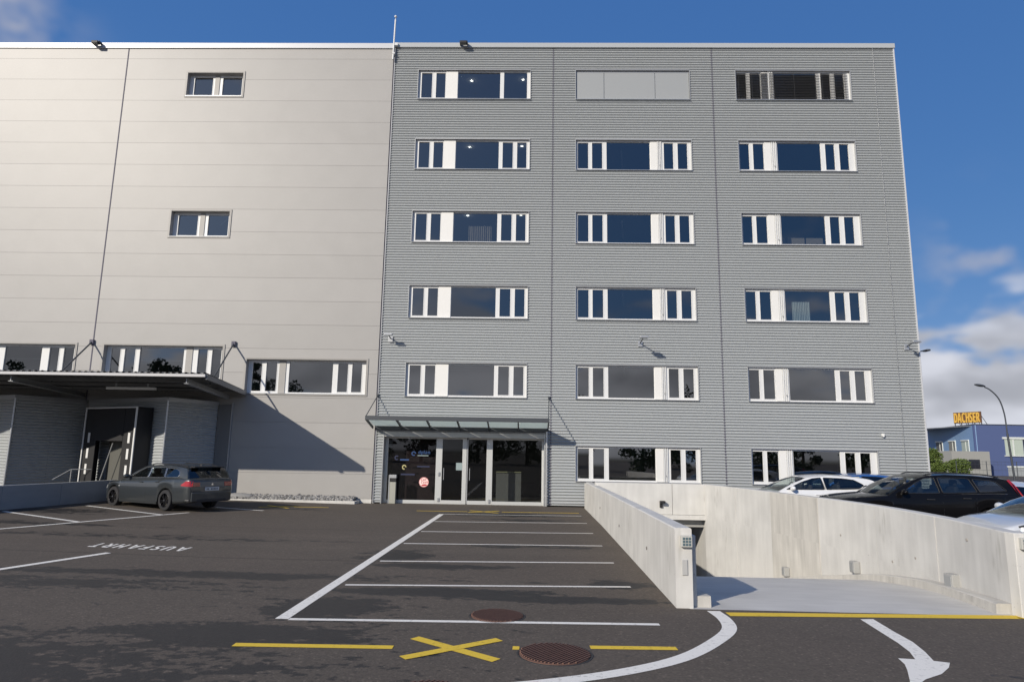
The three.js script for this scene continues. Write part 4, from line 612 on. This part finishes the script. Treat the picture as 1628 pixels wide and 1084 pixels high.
  return t;
}
const paint = (r, g, b, m = 0.5) => MP(lin(r, g, b), 0.38, m, { clearcoat: 1, clearcoatRoughness: 0.06 });
const wagon = {
  len: 4.84, wr: 0.335, axles: [-1.29, 1.60], crown: 0.03, tumble: 0.34, bot: [[-2.42, 0.34], [-2.1, 0.27], [-1.0, 0.2], [1.2, 0.19], [2.2, 0.2], [2.42, 0.26]],
  belt: [[-2.42, 0.90], [-2.37, 1.02], [-2.2, 1.05], [-1.2, 1.03], [0, 0.99], [1.02, 0.95], [1.6, 0.87], [2.1, 0.77], [2.33, 0.66], [2.42, 0.56]],
  hw: [[-2.42, 0.74], [-2.34, 0.82], [-2.15, 0.872], [-1.5, 0.915], [0, 0.925], [1.5, 0.91], [2.0, 0.86], [2.28, 0.74], [2.42, 0.58]],
  top: [[1.12, 0.965, 0.14, 0.02], [0.72, 1.2, 0.12, 0.025], [0.3, 1.40, 0.10, 0.035], [0.1, 1.452, 0.06, 0.04], [-0.5, 1.485, 0, 0.045], [-1.2, 1.475, 0, 0.045], [-1.8, 1.435, 0, 0.045], [-2.05, 1.405, 0.0, 0.045], [-2.17, 1.28, -0.03, 0.03], [-2.32, 1.03, -0.06, 0.02]], nWind: 2, nRear: 2,
  windows: [[[0.72, 1.02], [0.30, 1.25], [0.08, 1.345], [-0.22, 1.375], [-0.24, 1.035]], [[-0.30, 1.04], [-0.28, 1.375], [-0.85, 1.38], [-1.02, 1.37], [-1.12, 1.06]], [[-1.18, 1.065], [-1.08, 1.368], [-1.6, 1.335], [-1.76, 1.27], [-1.84, 1.16], [-1.80, 1.09]]],
  seats: [0.05, -0.85], seams: [0.92, -0.27, -1.02], handles: [0.02, -0.85], mirror: [0.72, 1.0],
};
const stall = Math.PI - 0.485;
makeCar('parked_car', 'dark grey estate car with black wheels parked by the dock', {
  ...wagon, paint: paint(0.042, 0.048, 0.052, 0.4), rim: MS(lin(0.025, 0.025, 0.028), 0.35, 0.6), glass: MP(lin(0.6, 0.66, 0.68), 0, 0, { transmission: 1, thickness: 0, ior: 2.1 }), trim: mChrome,
  extra: ({ t, patch, skin, L2, sideZ, belt }) => {
    patch('tail_light', -2.05, -2.405, (x) => mix(0.82, 0.80, (-2.05 - x) / 0.35), (x) => mix(0.86, 0.97, Math.min(1, (-2.05 - x) / 0.18)), mTail, 0.006);
    for (const s of [1, -1]) new MB().box(-2.432, -2.40, 0.80, 0.93, s * 0.46, s * 0.735, 0.008).build('tail_light', mTail, t);
    new MB().box(-2.436, -2.41, 0.66, 0.77, -0.26, 0.26, 0.006).build('number_plate', mPlate, t); const dg = new MB(); for (let i = 0; i < 8; i++) if (i !== 2) dg.box(-2.439, -2.435, 0.69, 0.74, -0.21 + i * 0.054, -0.18 + i * 0.054); dg.build('plate_print', mPlastic, t).userData.kind = 'stuff';
    const em = new THREE.CylinderGeometry(0.035, 0.035, 0.01, 18); em.rotateZ(Math.PI / 2); em.translate(-2.418, 0.86, 0); new MB().add(em).build('badge', mChrome, t);
    new MB().box(-2.45, -2.34, 0.32, 0.62, -0.74, 0.74, 0.03).build('rear_bumper', paint(0.042, 0.048, 0.052, 0.4), t); new MB().box(-2.46, -2.38, 0.30, 0.40, -0.55, 0.55, 0.02).build('diffuser', mPlastic, t);
    new MB().box(-2.22, -1.98, 1.385, 1.425, -0.56, 0.56, 0.015).build('roof_spoiler', mPlastic, t);
    for (const s of [1, -1]) new MB().tube([[0.0, 1.43, s * 0.57], [-0.1, 1.475, s * 0.57], [-0.8, 1.485, s * 0.56], [-1.6, 1.46, s * 0.55], [-1.85, 1.41, s * 0.55]], 0.014).build('roof_rail', mPlastic, t);
    const fin = new THREE.ConeGeometry(0.035, 0.07, 8); fin.scale(2, 1, 0.5); fin.translate(-1.75, 1.475, 0); new MB().add(fin).build('antenna', mPlastic, t);
    patch('side_marker', 1.18, 1.28, 0.70, 0.725, mHead, 0.008); patch('exhaust_trim', -2.25, -2.38, 0.36, 0.39, mChrome, 0.01);
    patch('headlight', 2.0, 2.35, (x) => 0.60 - 0.02 * (x - 2), (x) => 0.72 - 0.25 * (x - 2), mHead, 0.008);
  },
}, [-5.80, 0.072, 3.90], stall).scale.setScalar(0.93);
const vol = {
  ...wagon, len: 4.83, wr: 0.345, axles: [-1.42, 1.40], tumble: 0.30,
  belt: [[-2.415, 0.92], [-2.35, 1.05], [-2.2, 1.09], [-1.2, 1.09], [0, 1.04], [1.0, 1.01], [1.6, 0.96], [2.1, 0.88], [2.33, 0.76], [2.415, 0.62]],
  hw: [[-2.415, 0.76], [-2.33, 0.84], [-2.1, 0.89], [-1.5, 0.925], [0, 0.935], [1.5, 0.92], [2.0, 0.87], [2.28, 0.75], [2.415, 0.60]],
  top: [[1.22, 1.03, 0.15, 0.02], [0.78, 1.29, 0.13, 0.025], [0.36, 1.47, 0.11, 0.035], [0.12, 1.53, 0.06, 0.04], [-0.5, 1.575, 0, 0.045], [-1.2, 1.565, 0, 0.045], [-1.8, 1.52, 0, 0.045], [-2.02, 1.48, 0, 0.045], [-2.16, 1.36, -0.03, 0.03], [-2.32, 1.08, -0.06, 0.02]],
  windows: [[[0.74, 1.07], [0.34, 1.33], [0.10, 1.44], [-0.16, 1.465], [-0.20, 1.085]], [[-0.29, 1.09], [-0.25, 1.468], [-0.85, 1.468], [-1.02, 1.45], [-1.14, 1.12]], [[-1.22, 1.125], [-1.11, 1.445], [-1.55, 1.42], [-1.68, 1.385], [-1.9, 1.17]]],
  seats: [0.1, -0.8], seams: [1.0, -0.24, -1.08], handles: [0.05, -0.85], mirror: [0.74, 1.05],
};
const redStrip = ({ t, sideZ, sideGeo }) => { const q = [[-1.98, 1.43], [-2.05, 1.45], [-2.15, 1.32], [-2.30, 1.06], [-2.36, 0.90], [-2.26, 0.90], [-2.19, 1.06], [-2.07, 1.28]].map(p => new THREE.Vector2(...p)); for (const s of [1, -1]) meshOf('tail_light', sideGeo(new THREE.Shape(q), s, 0.014), mTail, t); };
makeCar('parked_car', 'black estate car behind the curved ramp wall', {
  ...vol, paint: MP(lin(0.005, 0.005, 0.006), 0.12, 0, { ior: 1.32 }), rim: mAlu, glass: MP(lin(0.5, 0.55, 0.54), 0, 0, { transmission: 1, thickness: 0, ior: 1.9 }), trim: mPlastic, handleMat: mPlastic,
  extra: (q) => { redStrip(q); q.patch('belt_chrome', -1.9, 0.8, (x) => q.belt(x) - 0.012, (x) => q.belt(x) - 0.002, mChrome, 0.012); q.patch('headlight', 1.95, 2.32, 0.70, 0.82, mHead, 0.008); for (const s of [1, -1]) new MB().tube([[0.0, 1.51, s * 0.56], [-0.1, 1.55, s * 0.56], [-0.8, 1.575, s * 0.56], [-1.6, 1.55, s * 0.55], [-1.9, 1.49, s * 0.55]], 0.015).build('roof_rail', mPlastic, q.t); },
}, [16.5, 0.0, 6.5], Math.PI - 0.02).scale.setScalar(1.03);
const hatch = {
  len: 4.3, wr: 0.32, axles: [-1.32, 1.32], crown: 0.03, tumble: 0.34, bot: [[-2.15, 0.32], [-1.8, 0.25], [0, 0.19], [2.0, 0.2], [2.15, 0.26]],
  belt: [[-2.15, 0.92], [-2.08, 1.04], [-1.2, 1.02], [0, 0.98], [0.98, 0.95], [1.5, 0.89], [1.9, 0.79], [2.08, 0.68], [2.15, 0.56]],
  hw: [[-2.15, 0.72], [-2.06, 0.82], [-1.8, 0.88], [-1.2, 0.905], [0, 0.91], [1.3, 0.895], [1.8, 0.83], [2.04, 0.72], [2.15, 0.58]],
  top: [[1.32, 0.965, 0.16, 0.02], [0.85, 1.20, 0.13, 0.025], [0.38, 1.38, 0.11, 0.035], [0.14, 1.43, 0.06, 0.04], [-0.4, 1.475, 0, 0.045], [-1.0, 1.455, 0, 0.045], [-1.55, 1.395, 0, 0.045], [-1.74, 1.35, 0, 0.045], [-1.9, 1.22, -0.03, 0.03], [-2.08, 1.05, -0.05, 0.02]], nWind: 2, nRear: 2,
  windows: [[[0.95, 1.01], [0.45, 1.235], [0.10, 1.345], [-0.16, 1.37], [-0.2, 1.03]], [[-0.27, 1.035], [-0.23, 1.37], [-0.8, 1.36], [-1.15, 1.32], [-1.42, 1.17], [-1.25, 1.07]]],
  seats: [0.1, -0.75], seams: [0.95, -0.23, -1.0], handles: [0.0, -0.75], mirror: [0.8, 1.0],
};
const white = paint(0.72, 0.73, 0.74, 0.05);
const lights = ({ patch, t }) => { patch('headlight', 1.72, 2.09, (x) => 0.64, (x) => 0.76 - 0.2 * (x - 1.72), mHead, 0.008); patch('tail_light', -1.9, -2.12, 0.80, 0.98, mTail, 0.008); };
makeCar('parked_car', 'white hatchback nearest the office wall behind the black estate', { ...hatch, paint: white, rim: mAlu, extra: lights }, [14.72, 0, 3.75], Math.PI);
makeCar('parked_car', 'blue car mostly hidden behind the white hatchback', { ...hatch, paint: paint(0.02, 0.11, 0.36, 0.3), rim: mAlu, extra: lights }, [17.0, 0, 1.5], Math.PI);
makeCar('parked_car', 'silver-white car cut by the right edge of the view', { ...hatch, paint: paint(0.62, 0.64, 0.66, 0.25), rim: mAlu, extra: (q) => { lights(q); q.patch('hood_vent', 1.50, 1.72, (x) => q.belt(x) - 0.05, (x) => q.belt(x) - 0.02, mPlastic, 0.006); } }, [16.35, 0.02, 12.25], Math.PI);
makeCar('parked_car', 'white car with red tail lights far right behind the black estate', { ...hatch, paint: white, rim: mAlu, extra: (q) => { lights(q); for (const s of [1, -1]) new MB().box(-2.165, -2.12, 0.82, 0.96, s * 0.42, s * 0.70, 0.01).build('tail_light', mTail, q.t); } }, [22.2, -0.16, 2.0], 0.9);

// ---------------------------------------------------------------- far right: blue building, sign, lamp, fence, shrubs
{
  const t = thing('blue_building', 'two-storey blue building beyond the parked cars', 'building');
  const mB1 = MS(lin(0.075, 0.105, 0.23), 0.7), mB2 = MS(lin(0.20, 0.32, 0.50), 0.7);
  const A = [72.0, -75], Bk = [77.0, -95]; const dx = Bk[0] - A[0], dz = Bk[1] - A[1], L = Math.hypot(dx, dz), ang = Math.atan2(-dz, dx);
  const H = 7.1;
  new MB().box(72.0, 96, -0.35, H, -75.3, -75).build('front_wall', mB1, t);
  const sg = new THREE.Group(); sg.position.set(A[0], 0, A[1]); sg.rotation.y = ang; // baked below
  sg.updateMatrix(); const bake = (mb, name, mat, par) => { const g = mb.geo(); g.applyMatrix4(sg.matrix); return meshOf(name, g, mat, par); };
  bake(new MB().box(0.05, L, -0.35, H, 0, 0.3), 'side_wall', mB2, t);
  new MB().box(72.2, 96, H - 0.2, H - 0.1, -95, -75.3).build('roof', mTrim, t); new MB().box(71.95, 96, H, H + 0.1, -75.35, -74.92).build('roof_edge', mDarkMetal, t); bake(new MB().box(0.1, L, H, H + 0.1, -0.08, 0.35), 'roof_edge', mDarkMetal, t);
  const mFr = MS(lin(0.62, 0.65, 0.62), 0.5), mCu = MS(lin(0.42, 0.48, 0.42), 0.9), mDk = MP(lin(0.02, 0.022, 0.03), 0.05);
  // front windows
  const fw = new MB().box(76.0, 81.6, 5.05, 5.35, -75, -74.82).box(76.1, 81.5, 2.55, 2.68, -75, -74.82).build('window', mFr, t);
  for (const [a, b, m] of [[76.3, 77.4, mCu], [77.65, 78.9, mCu], [79.0, 80.2, mDk], [80.4, 81.4, mCu]]) new MB().box(a, b, 2.7, 5.05, -75, -74.95).build('pane', m, fw);
  new MB().box(77.4, 77.6, 2.68, 5.05, -75, -74.9).box(80.2, 80.4, 2.68, 5.05, -75, -74.9).box(81.4, 81.5, 2.68, 5.05, -75, -74.9).build('mullion', mFr, fw);
  const fw2 = new MB().box(76.3, 82.0, 0.95, 1.15, -75, -74.82).box(76.35, 81.9, -1.6, -1.5, -75, -74.82).build('window', mFr, t); new MB().box(76.4, 81.9, -1.5, 0.95, -75, -74.92).build('shutter', MS(lin(0.30, 0.32, 0.33), 0.6), fw2);
  // side windows
  for (const [a, b, m] of [[2.2, 5.2, mCu], [7.6, 10.6, MS(lin(0.22, 0.22, 0.2), 0.7)], [13.4, 16.6, MS(lin(0.10, 0.10, 0.10), 0.6)]]) { const w = bake(new MB().box(a, b, 4.75, 4.95, -0.15, 0).box(a, b, 2.3, 2.42, -0.15, 0).box(a, a + 0.15, 2.42, 4.75, -0.1, 0).box(a + (b - a) * 0.4, a + (b - a) * 0.4 + 0.12, 2.42, 4.75, -0.1, 0), 'window', mFr, t); bake(new MB().box(a + 0.15, b, 2.42, 4.75, -0.04, 0), 'pane', m, w); }
  const ax = thing('grey_annex', 'flat grey annex in front of the blue building', 'building');
  new MB().box(66.3, 71.6, -0.35, 3.15, -77, -71.5, 0.03).build('wall', MS(lin(0.30, 0.30, 0.28), 0.8), ax); for (const a of [66.6, 68.6]) new MB().box(a, a + 1.5, 0.7, 2.0, -71.52, -71.45).build('window', mDk, ax);
  // roof sign
  const s = thing('roof_sign', 'yellow lettered sign on a frame on the blue roof', 'sign');
  const p0 = V(73.3, 0, -81.5), p1 = V(74.75, 0, -77.5), d = p1.clone().sub(p0), SL = d.length(), sa = Math.atan2(-d.z, d.x); s.position.set(p0.x, 7.65, p0.z); s.rotation.y = sa;
  new MB().box(-0.1, SL + 0.1, -0.1, 1.6, -0.25, -0.12).build('backing', MS(lin(0.12, 0.06, 0.03), 0.7), s);
  let adv = 0; const gs = [...'DACHSER'].map(ch => { const g = textGeo(ch, 1.75, 0.14); const w = g.boundingBox.max.x; const o = [g, adv]; adv += w + 0.08; return o; }); const k = SL / adv;
  for (const [g, a] of gs) { g.translate(a, 0, -0.1); g.scale(k, 0.86, 1); meshOf('letter', norm(g), MS(lin(0.66, 0.40, 0.07), 0.6), s); }
  for (let i = 0; i < 5; i++) new MB().box(i * SL / 4 - 0.05, i * SL / 4 + 0.05, -0.6, 0, -0.3, -0.2).bar([i * SL / 4, -0.55, -1.6], [i * SL / 4, 1.0, -0.28], 0.06, 0.06).build('stand', mDarkMetal, s);
}
{ const t = thing('street_lamp', 'tall street lamp with curved arm right of the office', 'street lamp');
  new MB().rod([46.7, -0.3, -32], [46.45, 4.2, -32], 0.085, 10).build('pole', mDarkMetal, t); new MB().tube([[46.45, 4.2, -32], [46.35, 6.0, -32], [46.0, 7.2, -32], [45.3, 7.95, -32], [44.95, 8.12, -32]], 0.055, 8, 30).build('arm', mDarkMetal, t);
  const g = new THREE.SphereGeometry(1, 18, 12); g.scale(0.48, 0.11, 0.17); g.rotateZ(-0.16); g.translate(44.55, 8.27, -32); new MB().add(g).build('lamp_head', mDarkMetal, t); }
{ const t = thing('wire_fence', 'dark wire fence in front of the blue building', 'fence'); for (let i = 0; i < 9; i++) new MB().rod([52 + i * 3.2, -0.35, -48], [52 + i * 3.2, 1.85, -48], 0.04).build('post', mDarkMetal, t); const m = new MB(); for (const y of [0.3, 0.9, 1.5, 1.8]) m.rod([52, y, -48], [77.6, y, -48], 0.012, 5); for (let x = 52; x < 77.6; x += 0.4) m.rod([x, 0.1, -48], [x, 1.8, -48], 0.006, 4); m.build('mesh_wire', mDarkMetal, t); }
function leafCloud(n, size, shapeFn) {
  const pos = [], nor = [], idx = [];
  for (let i = 0; i < n; i++) { const c = shapeFn(); const a = V(rr(-1, 1), rr(-1, 1), rr(-1, 1)).normalize(), b = a.clone().cross(V(rr(-1, 1), rr(-1, 1), rr(-1, 1)).normalize()).normalize(), s = size * rr(0.6, 1.4), o = pos.length / 3, nn = a.clone().cross(b); const cc = V(...c);
    for (const [u, v] of [[-1, 0], [0, -0.5], [1, 0], [0, 0.5]]) { const p = cc.clone().addScaledVector(a, u * s).addScaledVector(b, v * s); pos.push(p.x, p.y, p.z); nor.push(nn.x, nn.y, nn.z); } idx.push(o, o + 1, o + 2, o, o + 2, o + 3); }
  return geoFrom(pos, nor, null, idx);
}
const blobs = (list) => () => { const q = list[Math.floor(rnd() * list.length)]; const u = V(rr(-1, 1), rr(-1, 1), rr(-1, 1)).normalize().multiplyScalar(Math.pow(rnd(), 0.45)); return [q[0] + u.x * q[3], q[1] + u.y * q[3] * 0.85, q[2] + u.z * q[3]]; };
const mLeaf = MS(lin(0.055, 0.10, 0.022), 0.75), mLeafY = MS(lin(0.085, 0.125, 0.022), 0.75), mLeafD = MS(lin(0.03, 0.055, 0.018), 0.8), mBark = MS(lin(0.07, 0.05, 0.035), 0.9);
for (const [x, z, h, r, mat, label] of [[55.5, -58, 3.7, 1.3, mLeafY, 'larger yellow-green shrub at the office corner in front of the annex'], [58.5, -58, 2.4, 1.05, mLeafY, 'smaller rounded shrub in front of the grey annex']]) {
  const t = thing('shrub', label, 'shrub', [x, -0.3, z], 0, 'shrubs by the fence'); const l = []; for (let i = 0; i < 22; i++) l.push([rr(-r, r) * 0.75, rr(0.5, h - 0.5), rr(-r, r) * 0.75, rr(0.5, 0.9)]);
  meshOf('foliage', leafCloud(7000, 0.11, blobs(l)), mat, t); const m = new MB(); for (let i = 0; i < 7; i++) m.rod([rr(-.2, .2), 0, rr(-.2, .2)], [rr(-r, r) * 0.6, h * 0.7, rr(-r, r) * 0.6], 0.03, 5); m.build('stem', mBark, t);
}
// trees across the street, seen mirrored in the panes
function tree(x, z, h, r, label, mat) {
  const t = thing('street_tree', label, 'tree', [x, gy(x), z], 0, 'trees across the street mirrored in the windows'); const l = []; for (let i = 0; i < 26; i++) { const a = rr(0, 6.28), f = Math.sqrt(rnd()); l.push([Math.cos(a) * f * r, h * rr(0.10, 0.93), Math.sin(a) * f * r, rr(0.6, 1.3) * r * 0.36]); }
  meshOf('crown', leafCloud(2600, 0.26, blobs(l)), mat, t); const m = new MB(); const tr = new THREE.CylinderGeometry(h * 0.014, h * 0.026, h * 0.6, 9); tr.translate(0, h * 0.3, 0); m.add(tr); m.build('trunk', mBark, t); const lm = new MB(); for (let i = 0; i < 9; i++) { const a = rr(0, 6.28); lm.rod([0, h * rr(0.25, 0.5), 0], [Math.cos(a) * r * 0.7, h * rr(0.6, 0.85), Math.sin(a) * r * 0.7], h * 0.007, 5); } lm.build('limb', mBark, t);
}
const tl = 'leafy tree in the row across the street, mirrored in the lower windows';
for (let i = 0; i < 15; i++) tree(-62 + i * 8.6 + rr(-1.5, 1.5), 82 + rr(-5, 6), rr(9, 12.5), rr(3.2, 4.4), tl, i % 2 ? mLeafD : mLeaf);
tree(-42, 57, 14.5, 2.1, 'tall dark tree mirrored in the middle window above the dock canopy', mLeafD); tree(-60, 57, 14, 2.3, 'tall dark tree mirrored in the leftmost window above the dock', mLeafD); tree(-30, 60, 13, 1.5, 'slim dark tree mirrored in the window right of the dock canopy', mLeafD);

renderer.render(scene, camera);
